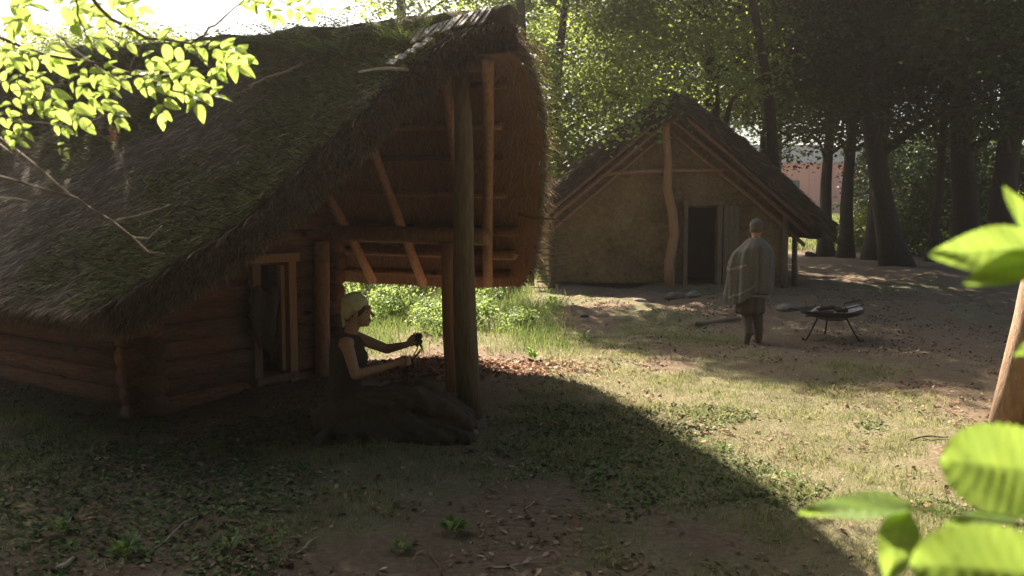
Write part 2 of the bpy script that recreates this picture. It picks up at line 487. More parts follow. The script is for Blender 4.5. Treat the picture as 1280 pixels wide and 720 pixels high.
def infrustum(x, y, m_=.15): return (np.abs(x) < (.585 + m_ * .3) * y + .4)
def gdens(x, y): return np.clip(greenness(x, y) * 1.7 - .4, 0.03, 1) ** 1.2 * infrustum(x, y) * (.35 + .65 * sstep(-.25, .5, n2(x * 1.6, y * 1.6)))
def gcol(r, n, p):
    t = np.clip(r.normal(.38, .25, n) + .45 * n1(p[:, 0] * 2, p[:, 1] * 2), 0, 1)[:, None]
    dry = np.array([.38, .325, .215]); gre = np.array([.13, .16, .05])
    return (gre * t + dry * (1 - t)) * r.uniform(.7, 1.25, n)[:, None]
P_ = sample(330000, -7, 9, 3.4, 14.5, gdens, 11, 1.35)
blades('short_grass', P_, .015, .05, .0022, gcol, 12, 'thin short grass over the trodden clearing', 'grass', .9)
P_ = sample(150000, -6, 8, 3.4, 13.5, lambda x, y: infrustum(x, y) * sstep(.12, .6, n2(x * 2.3 + 4, y * 2.3) + .35 * n4(x * 2, y * 2)) * np.clip(greenness(x, y) * 1.4 - .2, .04, 1), 15, 1.3)
def ucol(r, n, p):
    t = r.uniform(0, 1, n)[:, None]
    return np.array([.16, .21, .05]) * t + np.array([.37, .34, .15]) * (1 - t)
blades('grass_tuft', P_, .03, .085, .0028, ucol, 16, 'small uneven tufts of grass dotted over the clearing', 'grass', 1.0)
def tdens(x, y): return infrustum(x, y) * (sstep(10.8, 12.2, y + .5 * n4(x, y)) * (1 - sstep(-.1, 1.0, x + .3 * n1(x, y)))) * (.25 + .75 * sstep(-.3, .4, n4(x * 1.2, y)))
def tcol(r, n, p):
    t = r.uniform(0, 1, n)[:, None]
    return np.array([.10, .17, .035]) * t + np.array([.26, .30, .09]) * (1 - t)
P_ = sample(70000, -7, 1.2, 11, 24, tdens, 13)
blades('tall_grass', P_, .06, .27, .005, tcol, 14, 'tall sunlit grass growing on the bank behind the log cabin', 'grass', .8)
def fdens(x, y): return infrustum(x, y) * np.ones_like(x)
def fcol(r, n, p): return np.array([.2, .24, .07]) * r.uniform(.6, 1.3, n)[:, None]

def litter(name, pts, smin, smax, seed, label, pal):
    r = np.random.default_rng(seed); n = len(pts)
    a = r.uniform(0, 2 * np.pi, n); s = r.uniform(smin, smax, n); w = s * r.uniform(.35, .7, n)
    tilt = r.normal(0, .35, (n, 2))
    d = np.stack([np.cos(a), np.sin(a), tilt[:, 0]], -1); e = np.stack([-np.sin(a), np.cos(a), tilt[:, 1]], -1)
    up = np.array([0, 0, 1.]); c0 = pts + up * (.004 + .1 * s)[:, None]
    v = np.empty((n, 6, 3))
    v[:, 0] = c0 - d * s[:, None] * .5; v[:, 3] = c0 + d * s[:, None] * .5 + up * (s * r.uniform(-.1, .3, n))[:, None]
    cr = (s * r.uniform(.05, .3, n))[:, None] * up
    v[:, 1] = c0 - d * s[:, None] * .15 + e * w[:, None] * .5 + cr; v[:, 2] = c0 + d * s[:, None] * .2 + e * w[:, None] * .42 + cr
    v[:, 5] = c0 - d * s[:, None] * .15 - e * w[:, None] * .5 + cr * .7; v[:, 4] = c0 + d * s[:, None] * .2 - e * w[:, None] * .42 + cr * .7
    base = np.arange(n)[:, None] * 6
    f = np.concatenate([base + [0, 3, 2, 1], base + [0, 5, 4, 3]], 0)
    c = np.asarray(pal)[r.integers(0, len(pal), n)] * r.uniform(.6, 1.25, n)[:, None]
    return tag(link(name, mesh_np(name, v.reshape(-1, 3), f, np.repeat(c, 6, 0)), M['litter']), label, 'leaf litter', kind='stuff')
BROWN = [(.22, .12, .07), (.30, .18, .11), (.15, .085, .055), (.36, .25, .16), (.10, .06, .04), (.26, .2, .12)]
def ldens(x, y): return infrustum(x, y) * (.12 + .88 * sstep(-.1, .6, n4(x * 1.7 + 5, y * 1.7) + .3 * n1(x, y) + .35 * (1 - greenness(x, y))))
P_ = sample(52000, -7, 9, 3.4, 19, ldens, 21, 1.3)
litter('leaf_litter', P_, .014, .055, 22, 'fallen brown leaves and bark chips strewn over the clearing', BROWN)
def ddens(x, y): return infrustum(x, y) * sstep(-.1, .45, n4(x + 9, y) + .25 * n2(x, y)) * (1 - sstep(6.6, 7.6, y)) * sstep(-5, -3.5, -np.abs(x) - .0)
P_ = sample(40000, -4, 3.2, 3.5, 8.0, lambda x, y: infrustum(x, y) * sstep(-.15, .45, n4(x + 9, y) + .25 * n2(x, y)), 23)
litter('ground_weed', P_, .014, .046, 24, 'small low green weed leaves creeping over the shaded ground in front', [(.08, .12, .03), (.12, .17, .045), (.06, .09, .03), (.16, .2, .07)])
P_ = sample(26000, -2.6, 1.2, 9.2, 10.9, lambda x, y: np.exp(-((x + .6) ** 2 / .9 + (y - 9.9) ** 2 / .22)), 25)
litter('bark_chip', P_, .02, .07, 26, 'reddish bark chips heaped behind the porch posts', [(.30, .15, .09), (.4, .24, .16), (.2, .1, .06), (.46, .32, .22)])
# far lawn and woodland floor
P_ = sample(50000, 6, 45, 40, 70, lambda x, y: infrustum(x, y) * 1.0, 27)
blades('lawn', P_, .1, .3, .02, fcol, 28, 'bright sunlit lawn beyond the tree trunks', 'grass', .6)

# ------------------------------------------------------------------ log cabin
cabin = empty('log_cabin', MID, -TH)
tag(cabin, 'log cabin with mossy thatched roof and open porch, nearest building', 'cabin')
TBACK = -8.5
EW = 2.5                   # half width at the eave
ZR, ZE = 3.42, 1.14        # top surface at ridge / eave
def verge(v, s):
    if s < 0:
        return np.interp(v, [0, .04, .09, .15, .22, .33, .47, .64, .72, .8, .89, .97, 1.0], [1.50, 1.42, 1.22, 1.02, .92, .84, .74, .60, .50, .30, .06, -.2, -.36])
    return np.interp(v, [0, .10, .25, .4, .6, .8, .93, 1.0], [1.50, 1.54, 1.42, 1.2, .85, .48, .2, -.05])
rn = Noise(31, 1.6, 4)
def roof_pt(t, v, s, off=0.0):
    """top surface of slope s (-1 near, +1 far) at ridge coord t, slope coord v; off along the normal"""
    y = s * EW * v
    sag = .05 * np.sin(np.pi * v)
    z = ZR - (ZR - ZE) * v + sag - .10 * np.exp(-(v / .05) ** 2)
    ny, nz = s * .675, .738
    z = z + .025 * rn(t * 1.0, y * 1.0 + 3 * s) + .055 * np.maximum(0, -t) * (1 - v)      # ridge climbs a little towards the back
    return np.stack([t + 0 * v, y + ny * off, z + nz * off], -1)
TK = .30
for s, nm in ((-1, 'near'), (1, 'far')):
    nu, nv = 90, 46
    v = np.linspace(0, 1, nv); u = np.linspace(0, 1, nu) ** 1.5
    top = np.zeros((nv, nu, 3)); bot = np.zeros((nv, nu, 3))
    for i, vv in enumerate(v):
        te = verge(vv, s) + .025 * math.sin(vv * 37 + s)
        t = te + (TBACK - te) * u
        edge = np.exp(-((te - t) / .10) ** 2) * .11 + (.10 * np.exp(-((1 - vv) / .03) ** 2))
        tt = t - (.17 * np.exp(-((te - t) / .3) ** 2) if s > 0 else 0)
        top[i] = roof_pt(tt, np.full(nu, vv), s, 0) - np.array([0, s * .675, .738]) * edge[:, None]
        bot[i] = roof_pt(t - (.05 if s < 0 else .0) * np.exp(-((te - t) / .1) ** 2), np.full(nu, vv), s, -TK)
        if vv == 0: bot[i][:, 1] = 0
    vs = np.concatenate([top.reshape(-1, 3), bot.reshape(-1, 3)]); N_ = nv * nu
    a = (np.arange(nv - 1)[:, None] * nu + np.arange(nu - 1)[None]).ravel()
    tf = np.stack([a, a + nu, a + nu + 1, a + 1], -1); bf = np.stack([a, a + 1, a + nu + 1, a + nu], -1) + N_
    e1 = np.arange(nv - 1) * nu; vf = np.stack([e1, e1 + N_, e1 + nu + N_, e1 + nu], -1)
    e2 = (nv - 1) * nu + np.arange(nu - 1); ef = np.stack([e2, e2 + N_, e2 + 1 + N_, e2 + 1], -1)
    if s > 0:
        tf, bf, vf, ef = [q[:, ::-1] for q in (tf, bf, vf, ef)]
    fs = np.concatenate([tf, bf, vf, ef])
    me = mesh_np('thatch', vs, fs)
    me.materials.append(M['thatch']); me.materials.append(M['under'])
    mi = np.zeros(len(fs), np.int32); mi[len(tf):len(tf) + len(bf)] = 1
    me.polygons.foreach_set('material_index', mi)
    th_o = link('thatch', me, None, cabin, True)
    if s < 0: thatch_near = th_o
    else: thatch_far = th_o
tag(thatch_near, 'mossy thatched slope facing the camera'); tag(thatch_far, 'thatched slope away from the camera, reed underside reddened by painted bounce light')

def strands(name, P, D, Nn, ln, wd, col, parent, mat):
    """P root, D direction, Nn normal; slightly arched thin leaves"""
    n = len(P)
    S = np.cross(D, Nn); S /= np.linalg.norm(S, axis=1)[:, None] + 1e-9
    S = S * (wd / 2)[:, None]
    v = np.empty((n, 5, 3))
    v[:, 0] = P - S; v[:, 1] = P + S
    mp = P + D * (ln * .55)[:, None] + Nn * (ln * .06)[:, None]
    v[:, 2] = mp + S * .8; v[:, 3] = mp - S * .8
    v[:, 4] = P + D * ln[:, None]
    base = np.arange(n)[:, None] * 5
    f = np.concatenate([base + [0, 1, 2], base + [0, 2, 3], base + [3, 2, 4]], 0)
    o = link(name, mesh_np(name, v.reshape(-1, 3), f, np.repeat(col, 5, 0)), mat, parent)
    return tag(o, kind='stuff')

mossn = Noise(41, 1.1, 4); mossf = Noise(42, 5.0, 3)
def straw(s, n, seed, tlo, parent):
    r = np.random.default_rng(seed)
    v = r.uniform(.02, 1.0, n); te = verge(v, s)
    t = te - (te - tlo) * r.uniform(0, 1, n) ** 1.25
    P = roof_pt(t, v, s, -.03)
    ny, nz = s * .675, .738
    N_ = np.tile(np.array([0, ny, nz]), (n, 1))
    down = np.array([0, s * .738, -.675])
    ang = r.normal(0, .30, n) - .25 * s * 0
    lift = r.uniform(.06, .46, n)
    D = down * np.cos(ang)[:, None] + np.array([1, 0, 0]) * np.sin(ang)[:, None] + N_ * lift[:, None]
    D /= np.linalg.norm(D, axis=1)[:, None]
    # moss grows in patches higher up and further back
    mk = sstep(-.35, .85, mossn(P[:, 0], P[:, 1]) * .8 + .35 * mossf(P[:, 0], P[:, 1]) + .55 * sstep(.6, -3.0, P[:, 0]) + .15 * (1 - v) - .12)
    ism = r.uniform(0, 1, n) < mk * .66
    g = r.uniform(0, 1, n)[:, None]
    cs = np.array([.13, .09, .058]) * (1 - g) + np.array([.42, .31, .2]) * g ** 2
    cs = np.where((g > .88), np.array([.66, .54, .4]), cs)  # brightest strands carry a painted highlight
    cm = np.array([.09, .10, .025]) * (1 - g) + np.array([.26, .27, .07]) * g
    col = np.where(ism[:, None], cm, cs * r.uniform(.8, 1.1, n)[:, None])
    ln = np.where(ism, r.uniform(.04, .11, n), r.uniform(.08, .24, n))
    D = np.where(ism[:, None], D + N_ * .5 + r.normal(0, .25, (n, 3)), D); D /= np.linalg.norm(D, axis=1)[:, None]
    P = P + N_ * np.where(ism, .025, 0)[:, None]
    strands('straw', P, D, N_, ln, np.where(ism, .012, r.uniform(.004, .010, n)), col, parent, M['straw'])
straw(-1, 105000, 51, -7.5, thatch_near)
straw(1, 9000, 52, -3, thatch_far)
# hanging fringe along eave and ragged cut ends on the verge
def fringe(s, n, seed, parent):
    r = np.random.default_rng(seed)
    k = int(n * .45)
    t = verge(1.0, s) - r.uniform(0, 1, k) ** 1.4 * 6.5
    P = roof_pt(t, np.full(k, .985), s, 0) + np.array([0, -s * .675, -.738]) * r.uniform(.02, TK * 1.0, k)[:, None]
    D = np.stack([r.normal(0, .25, k), s * r.uniform(.2, .7, k), -r.uniform(.5, 1, k)], -1)
    n2_ = n - k
    v = r.uniform(.02, 1, n2_); te = verge(v, s)
    dp = r.uniform(.03, TK, n2_)
    P2 = roof_pt(te - .01 - (.17 * (1 - dp / TK) if s > 0 else 0), v, s, 0) + np.array([0, -s * .675, -.738]) * dp[:, None]
    D2 = np.stack([r.uniform(.15, 1.0, n2_), s * r.uniform(.2, 1.0, n2_) + r.normal(0, .2, n2_), -r.uniform(.2, 1.0, n2_)], -1)
    P = np.concatenate([P, P2]); D = np.concatenate([D, D2]); D /= np.linalg.norm(D, axis=1)[:, None]
    N_ = np.cross(D, r.normal(0, 1, D.shape)); N_ /= np.linalg.norm(N_, axis=1)[:, None]
    g = r.uniform(0, 1, n)[:, None]
    col = np.array([.10, .07, .05]) * (1 - g) + np.array([.30, .23, .17]) * g
    strands('straw_fringe', P, D, N_, r.uniform(.04, .13, n), r.uniform(.004, .010, n), col, parent, M['straw'])
fringe(-1, 22000, 53, thatch_near); fringe(1, 12000, 54, thatch_far)
# underside reeds on the far slope, fine relief
def under_reeds(n, seed):
    r = np.random.default_rng(seed)
    v = r.uniform(.05, .99, n); t = verge(v, 1) - .05 - r.uniform(0, 1, n) * 3.4
    P = roof_pt(t, v, 1, -TK - .004)
    N_ = np.tile(np.array([0, -.675, -.738]), (n, 1))
    a = r.normal(-.55, .25, n)
    D = np.array([0, .738, -.675]) * np.cos(a)[:, None] + np.array([1., 0, 0]) * np.sin(a)[:, None] + N_ * .05
    g = r.uniform(0, 1, n)[:, None]
    col = np.array([.16, .088, .06]) * (1 - g) + np.array([.42, .26, .18]) * g  # same bounce-warmed tint as the underside
    strands('reed_lining', P, D, N_, r.uniform(.15, .4, n), r.uniform(.004, .008, n), col, thatch_far, M['straw'])
under_reeds(4500, 55)

def bent(a, b, n=5, amp=.01, seed=None):
    a = Vector(a); b = Vector(b)
    out = []
    d = (b - a); o1 = d.orthogonal().normalized(); o2 = d.cross(o1).normalized()
    p1, p2 = random.uniform(0, 6), random.uniform(0, 6)
    for i in range(n):
        k = i / (n - 1)
        w = math.sin(k * math.pi)
        out.append(a + d * k + (o1 * math.sin(p1 + k * 3) + o2 * math.sin(p2 + k * 4)) * amp * w)
    return out
def logp(name, a, b, r0, r1, mat, parent, n=10, seg=6, amp=.015, jit=.03):
    mb = MB(); pts = bent(a, b, seg, amp)
    mb.tube(pts, [r0 + (r1 - r0) * i / (seg - 1) for i in range(seg)], n, True, jit)
    o = mb.build(name, mat, parent, True)
    return o
LR = .098; STEP = .172
WT, WG = -1.92, 1.14
# gable wall logs (along local y), opening for the doorway
D0, D1, DZ0, DZ1 = .13, .50, .10, 1.27
for k in range(13):
    z = -.13 + LR + k * STEP
    lim = min(WG + .02, (2.95 - z) / .92 - .05) if z > 1.45 else WG + .02
    if lim < .15: break
    ext = .16 + random.uniform(-.04, .06) if z < 1.45 else 0
    segs = [(-lim - ext, lim + ext)]
    if DZ0 - .02 < z < DZ1 + .05:
        segs = [(-lim - ext, D0 - .03), (D1 + .03, lim + ext)]
    for a, b_ in segs:
        logp('wall_log', (WT + random.uniform(-.012, .012), a, z), (WT + random.uniform(-.012, .012), b_, z + random.uniform(-.008, .008)), LR * random.uniform(.95, 1.05), LR * random.uniform(.95, 1.04), M['log_y'], cabin)
# side wall logs (along local x), half a course up; notched ends stand past the corner
for s in (-1, 1):
    for k in range(9):
        z = -.13 + LR + (k + .5) * STEP
        logp('wall_log', (WT + .24 + random.uniform(-.05, .06), s * WG, z), (-8.0, s * WG, z + random.uniform(-.01, .01)), LR * random.uniform(.97, 1.05), LR * random.uniform(.97, 1.04), M['log'], cabin)
for s in (-1, 1):
    for z in (1.735, 1.905):
        logp('wall_log', (WT + .06, s * (WG - .01), z), (-8.0, s * (WG - .01), z), LR * .95, LR * .9, M['log'], cabin)
# doorway
fr = MB(); fr.box((WT + .03, D0 - .05, .50), (.2, .10, 1.56)); jb = fr.build('door_jamb', M['board'], cabin)
fr = MB(); fr.box((WT + .03, D1 + .05, .60), (.2, .10, 1.38)); fr.build('door_jamb', M['post_new'], cabin)
fr = MB(); fr.box((WT + .02, (D0 + D1) / 2, DZ1 + .05), (.24, .66, .09)); fr.build('door_lintel', M['post_new'], cabin)
fr = MB(); fr.box((WT + .03, (D0 + D1) / 2, DZ0 - .04), (.26, .56, .07)); fr.build('door_sill', M['board'], cabin)
fr = MB(); fr.box((WT + .06, D1 - .05, .68), (.05, .05, 1.12)); fr.build('door_stop', M['post_new'], cabin)
fr = MB(); fr.box((-2.75, 0, .9), (.03, 2.0, 2.4)); fr.box((-2.4, 0, -.06), (.9, 2.0, .03)); fr.build('doorway_shade_panel', M['dark'], cabin)  # dark panel and floor painting the shade inside the doorway
# posts and beams
BZ = 1.56
logp('corner_post', (WT + .16, .93, -.2), (WT + .16, .95, BZ - .08), .088, .082, M['pole'], cabin, 12, 5, .01, .02)
logp('wall_plate', (.34, WG, BZ), (-8.0, WG + .02, BZ + .03), .085, .09, M['pole'], cabin, 12, 8, .012)
logp('wall_plate', (-.2, -WG, BZ), (-8.0, -WG, BZ + .03), .085, .09, M['log'], cabin, 12, 8, .012)
mb = MB(); mb.tube(bent((-.06, WG - .02, -.1), (-.10, WG - .01, BZ - .07), 6, .015), [.085, .088, .09, .095, .10, .105], 12, True, .05)
mb.build('porch_post', M['post_new'], cabin, True)
mb = MB(); mb.tube(bent((.99, .03, .06), (.93, .0, 2.98), 9, .035), [.104, .10, .096, .094, .088, .084, .079, .074, .07], 14, True, .06)
tag(mb.build('ridge_post', M['post'], cabin, True), 'dark weathered post that carries the ridge')
mb = MB(); mb.ell((0, 0, 0), (.17, .15, .10), None, 14, 9); vv_ = np.array(mb.v); vv_ *= 1 + .10 * Noise(9, 14, 2)(vv_[:, 0], vv_[:, 1])[:, None] * np.array([1, 1, .6]); mb.v = [tuple(q) for q in vv_]
mb.build('post_footing', M['stone'], cabin, True).location = (.99, .03, -.02)
logp('ridge_pole', (1.15, 0, 2.99), (-8, 0, 3.02), .06, .07, M['log'], cabin)
# rafters under the far slope fan out towards the ridge end
def under(t, g, off=.05):
    v = abs(g) / EW
    p = roof_pt(np.array([t]), np.array([v]), 1 if g >= 0 else -1, -TK - off)[0]
    return Vector(p)
for (t0, g0, t1, g1) in ((-2.75, 1.75, -3.1, 2.36), (-1.25, .1, -2.12, 2.37), (-.22, .1, -1.30, 2.36), (.90, .1, -.58, 2.36), (1.36, .06, -.36, 2.38), (-3.2, .1, -4.2, 2.44), (-4.6, .1, -5.6, 2.44)):
    logp('rafter', under(t0, g0, .10), under(t1, g1, .10), .045, .055, M['pole'], cabin, 10, 6, .02, .04)
for t in (.95, -.1, -1.0, -3, -5):
    logp('rafter', under(t - .45, -.08), under(min(t - 1.3, -.9), -2.3), .045, .05, M['pole'], cabin, 10, 6, .02, .04)
for k, g in enumerate((.36, .70, 1.02, 1.42, 1.80, 2.08, 2.34)):
    e = float(verge(g / EW, 1)) - .22 - (.16 if g > .6 and g < 1.6 else 0)
    r_ = .034 if g < 1.5 else .055
    logp('batten', under(e, g, r_ * .75), under(-6.5, g, r_ * .75), r_, r_, M['pole'] if k % 2 else M['log'], cabin, 8, 6, .015, .04)
for g in (-.7, -1.3, -1.9):
    logp('batten', under(float(verge(-g / EW, -1)) - .3, g, .02), under(-6.5, g, .02), .03, .03, M['log'], cabin, 8, 6, .015, .04)
# thin stick poking from the far verge
logp('peg', (.55, 1.38, 1.78), (.98, 1.6, 1.70), .012, .008, M['twig'], cabin, 6, 4, .02)
# ridge: turf cap and overlapping wood shingles over the end
mb = MB()
mb.tube([(t, .03 * math.sin(t * 3), 3.31 + .015 * math.sin(t * 5) + .055 * max(0, -t)) for t in np.linspace(1.46, -8, 60)], [.085 + .055 * min(1, i / 4) for i in range(60)], 10, True, .12)
mb.build('ridge_cap', M['thatch'], cabin, True)
for k in range(12):
    q = roof_pt(np.array([1.30 - k * .05]), np.array([.055 + k * .006]), -1, .035 + .004 * (k % 2))[0]
    mb = MB(); mb.box(q, (.062, .20 + random.uniform(-.03, .03), .012), Matrix.Rotation(R(42 + random.uniform(-4, 4)), 3, 'X') @ Matrix.Rotation(R(-10 + random.uniform(-4, 4)), 3, 'Y') @ Matrix.Rotation(random.uniform(-.1, .1), 3, 'Z'))
    mb.build('ridge_shingle', M['shingle'], cabin)
for k in range(5):
    q = roof_pt(np.array([.92 - .05 * k]), np.array([.15 + .02 * k]), -1, .03)[0]
    mb = MB(); mb.box(q, (.10 + .02 * (k % 2), .06, .014), Matrix.Rotation(R(42), 3, 'X') @ Matrix.Rotation(R(-20 + 12 * (k % 3)), 3, 'Z')); mb.build('ridge_shingle', M['shingle'], cabin)
# weathered batten lying on the thatch
logp('thatch_pole', roof_pt(np.array([1.0]), np.array([.28]), -1, .04)[0], roof_pt(np.array([.45]), np.array([.26]), -1, .05)[0], .013, .011, M['twig_pale'], cabin, 7, 4)
logp('thatch_pole', roof_pt(np.array([-.35]), np.array([.20]), -1, .06)[0], roof_pt(np.array([-.75]), np.array([.30]), -1, .06)[0], .012, .01, M['twig_pale'], cabin, 6, 4)
# hide hanging in the doorway
def sheet(name, fn, nu, nv, mat, parent=None, thick=.008):
    v = [fn(i / nu, j / nv) for j in range(nv + 1) for i in range(nu + 1)]
    f = [(j * (nu + 1) + i, j * (nu + 1) + i + 1, (j + 1) * (nu + 1) + i + 1, (j + 1) * (nu + 1) + i) for j in range(nv) for i in range(nu)]
    me = bpy.data.meshes.new(name); me.from_pydata(v, [], f)
    o = link(name, me, mat, parent, True)
    sm = o.modifiers.new('s', 'SOLIDIFY'); sm.thickness = thick
    return o
def hide_fn(u, v):
    w = .30 + .10 * math.sin(v * 3) - .14 * v * v
    return HL(WT + .17 + .03 * math.sin(u * 9 + v * 2), .10 + (u - .42) * w + .02 * math.sin(v * 9), 1.02 - v * .62 + .04 * math.sin(u * 7))
tag(sheet('hanging_hide', hide_fn, 14, 16, M['darkwool']), 'dark leather hide hanging in the doorway of the log cabin', 'hide')

# ------------------------------------------------------------------ ferns and weeds on the ridge
def fern_mesh(name, seed, nfr=9, L=.38):
    r = random.Random(seed); v = []; f = []
    for k in range(nfr):
        a = 2 * math.pi * k / nfr + r.uniform(-.3, .3); l = L * r.uniform(.6, 1.1); el = r.uniform(.7, 1.3)
        prev = None
        for i in range(15):
            s = i / 14
            hx = l * (s * math.cos(el) + .25 * s * s); hz = l * (s * math.sin(el) - .45 * s * s)
            c = Vector((math.cos(a) * hx, math.sin(a) * hx, hz))
            sd = Vector((-math.sin(a), math.cos(a), 0))
            wd = .22 * l * math.sin(min(1, s * 1.6 + .12) * math.pi * .5) * (1 - s) ** .6
            fw = Vector((math.cos(a), math.sin(a), 0)) * .012
            for sg in (-1, 1):
                o = len(v)
                v += [c - fw * .6, c + fw * .6, c + sd * sg * wd + Vector((0, 0, -.15 * wd)) + fw * 1.2]
                f.append((o, o + 1, o + 2))
            if prev is not None:
                o = len(v); q = sd * .003
                v += [prev - q, prev + q, c]; f.append((o, o + 1, o + 2))
            prev = c
    me = bpy.data.meshes.new(name); me.from_pydata(v, [], f); me.materials.append(M['fern']); return me
fm = [fern_mesh('fern', k, 9 + k, .36) for k in range(4)]
fr_ = random.Random(3)
for k in range(40):
    t = .75 - k * .17 + fr_.uniform(-.1, .1)
    g = fr_.uniform(-.35, .1)
    p = roof_pt(np.array([t]), np.array([abs(g) / EW]), -1 if g < 0 else 1, .0)[0]
    o = link('fern', fm[k % 4]); w = MID + gN * p[0] + gG * p[1]
    o.location = (w.x, w.y, p[2] - .02); o.rotation_euler = (0, 0, fr_.uniform(0, 6)); s_ = fr_.uniform(.8, 1.2) * (1.55 if t < -.2 else 1.0); o.scale = (s_,) * 3
    tag(o, 'green fern growing along the mossy ridge of the log cabin', 'fern', 'ferns on the cabin ridge')
rr = np.random.default_rng(61); n = 9000
t = 1.0 - rr.uniform(0, 1, n) ** 1.1 * 8; vv = np.abs(rr.normal(0, .06, n)).clip(0, .3)
P = roof_pt(t, vv, -1, 0); P[:, 1] *= rr.choice([1, 1, 1, -1], n)
D = np.stack([rr.normal(0, .5, n), rr.normal(0, .5, n), rr.uniform(.5, 1, n)], -1); D /= np.linalg.norm(D, axis=1)[:, None]
N_ = np.cross(D, rr.normal(0, 1, D.shape)); N_ /= np.linalg.norm(N_, axis=1)[:, None]
strands('ridge_grass', P, D, N_, rr.uniform(.05, .17, n), rr.uniform(.004, .008, n), np.array([.06, .075, .02]) * rr.uniform(.5, 1.8, n)[:, None] + np.array([.03, .02, .0]), cabin, M['grass'])

# ------------------------------------------------------------------ second hut
HX, HY = 3.5, 19.8
HZ = H(HX, HY) - .02
hut = empty('thatched_hut', (HX, HY, HZ))
tag(hut, 'clay walled hut with steep dark thatched roof standing behind the clearing', 'hut')
SL2, ZR2, EW2 = .83, 4.25, 3.5
def wall_top(x): return 3.95 - .83 * abs(x)
def daub_wall():
    c = .1; v = {}; vs = []; f = []
    wn_ = Noise(71, 3, 3)
    def vid(i, j):
        if (i, j) not in v:
            x = i * c; z = min(j * c, wall_top(x) + .05)
            v[(i, j)] = len(vs); vs.append((x, .02 * float(wn_(x, z)) , z))
        return v[(i, j)]
    for i in range(-26, 26):
        for j in range(0, 40):
            x = (i + .5) * c; z = (j + .5) * c
            if z > wall_top(x): continue
            if .4 < x < 1.1 and z < 1.75: continue
            f.append((vid(i, j), vid(i + 1, j), vid(i + 1, j + 1), vid(i, j + 1)))
    me = bpy.data.meshes.new('daub_wall'); me.from_pydata(vs, [], f)
    o = link('daub_wall', me, M['daub'], hut, True)
    m_ = o.modifiers.new('s', 'SOLIDIFY'); m_.thickness = .16; m_.offset = -1
    return o
daub_wall()
for s in (-1, 1):
    mb = MB(); mb.box((s * 2.55, 4.1, .72), (.16, 7.8, 1.46)); mb.build('side_wall', M['daub'], hut)
mb = MB(); mb.box((0, 8, 1.0), (5.0, .16, 2.1)); mb.build('back_wall', M['daub'], hut)
mb = MB(); mb.box((.75, 1.6, 1.0), (1.8, .05, 2.0)); mb.build('door_shade_panel', M['dark'], hut)  # dark sheet painted as the unlit room behind the door
for s in (-1, 1):          # roof slopes
    nu, nv = 30, 40
    tn = Noise(80 + s, 1.4, 4)
    def rp(u, v, top):
        y = -.62 + .12 * math.sin(v * 9) * .4 + 9.2 * u + (.25 * v if u == 0 else 0)
        x = s * EW2 * v
        z = ZR2 - SL2 * EW2 * v + .10 * math.sin(math.pi * v) - .12 * math.exp(-(v / .05) ** 2)
        k = .05 * float(tn(x * 1.2, y)) + .02 * float(tn(x * 7, y * 5))
        if top: return (x, y, z + k)
        return (x - s * .28 * (1 if v > 0 else 0), y + .03, z - .34 + k * .3)
    vs = []; f = []
    for top in (1, 0):
        for j in range(nv + 1):
            for i in range(nu + 1): vs.append(rp((i / nu) ** 1.6, j / nv, top))
    N0 = (nu + 1) * (nv + 1); W_ = nu + 1
    for j in range(nv):
        for i in range(nu):
            a = j * W_ + i; f.append((a, a + 1, a + W_ + 1, a + W_)); f.append((a + N0, a + W_ + N0, a + W_ + 1 + N0, a + 1 + N0))
    for j in range(nv):
        a = j * W_; f.append((a, a + W_, a + W_ + N0, a + N0)); a += nu; f.append((a, a + N0, a + W_ + N0, a + W_))
    for i in range(nu):
        a = nv * W_ + i; f.append((a, a + 1, a + 1 + N0, a + N0))
    if s < 0: f = [q[::-1] for q in f]
    me = bpy.data.meshes.new('thatch'); me.from_pydata(vs, [], f)
    to = link('thatch', me, M['thatch2'], hut, True)
    r = np.random.default_rng(90 + s); n = 16000
    v_ = r.uniform(.02, 1, n); u_ = r.uniform(0, 1, n) ** 2.5
    P = np.array([rp(a, b_, 1) for a, b_ in zip(u_, v_)]); front = r.uniform(0, 1, n) < .45
    P[front, 1] = -.6 + r.uniform(-.03, .05, front.sum()); P[front, 2] -= r.uniform(0, .36, front.sum())
    D = np.stack([s * r.uniform(.5, .9, n), np.where(front, -r.uniform(0, .5, n), r.normal(0, .2, n)), -r.uniform(.3, .8, n)], -1); D /= np.linalg.norm(D, axis=1)[:, None]
    Nn = np.cross(D, r.normal(0, 1, D.shape)); Nn /= np.linalg.norm(Nn, axis=1)[:, None]
    g_ = r.uniform(0, 1, n)[:, None]
    strands('straw', P, D, Nn, r.uniform(.1, .3, n), r.uniform(.01, .022, n), np.array([.07, .05, .035]) * (1 - g_) + np.array([.22, .17, .11]) * g_ ** 2, to, M['straw'])
    # paired verge poles
    for off, y, rr_ in ((.40, -.46, .05), (.62, -.30, .045), (.86, -.06, .04)):
        a = Vector((s * .02, y, ZR2 - off)); b_ = Vector((s * (EW2 - .45), y - .02, ZR2 - off - SL2 * (EW2 - .45)))
        logp('rafter', a, b_, rr_, rr_ * 1.1, M['pole'], hut, 8, 6, .03, .04)
    logp('corner_post', (s * 2.62, -.12, -.1), (s * 2.60, -.12, 1.75), .075, .07, M['post'], hut, 10, 5, .02, .05)
    logp('side_post', (s * 3.05, .5, -.1), (s * 3.0, .5, 1.25), .07, .06, M['post'], hut, 8, 4, .02, .05)
logp('tie_beam', (-1.75, -.12, 2.42), (1.5, -.12, 2.55), .05, .045, M['pole'], hut, 9, 7, .03, .05)
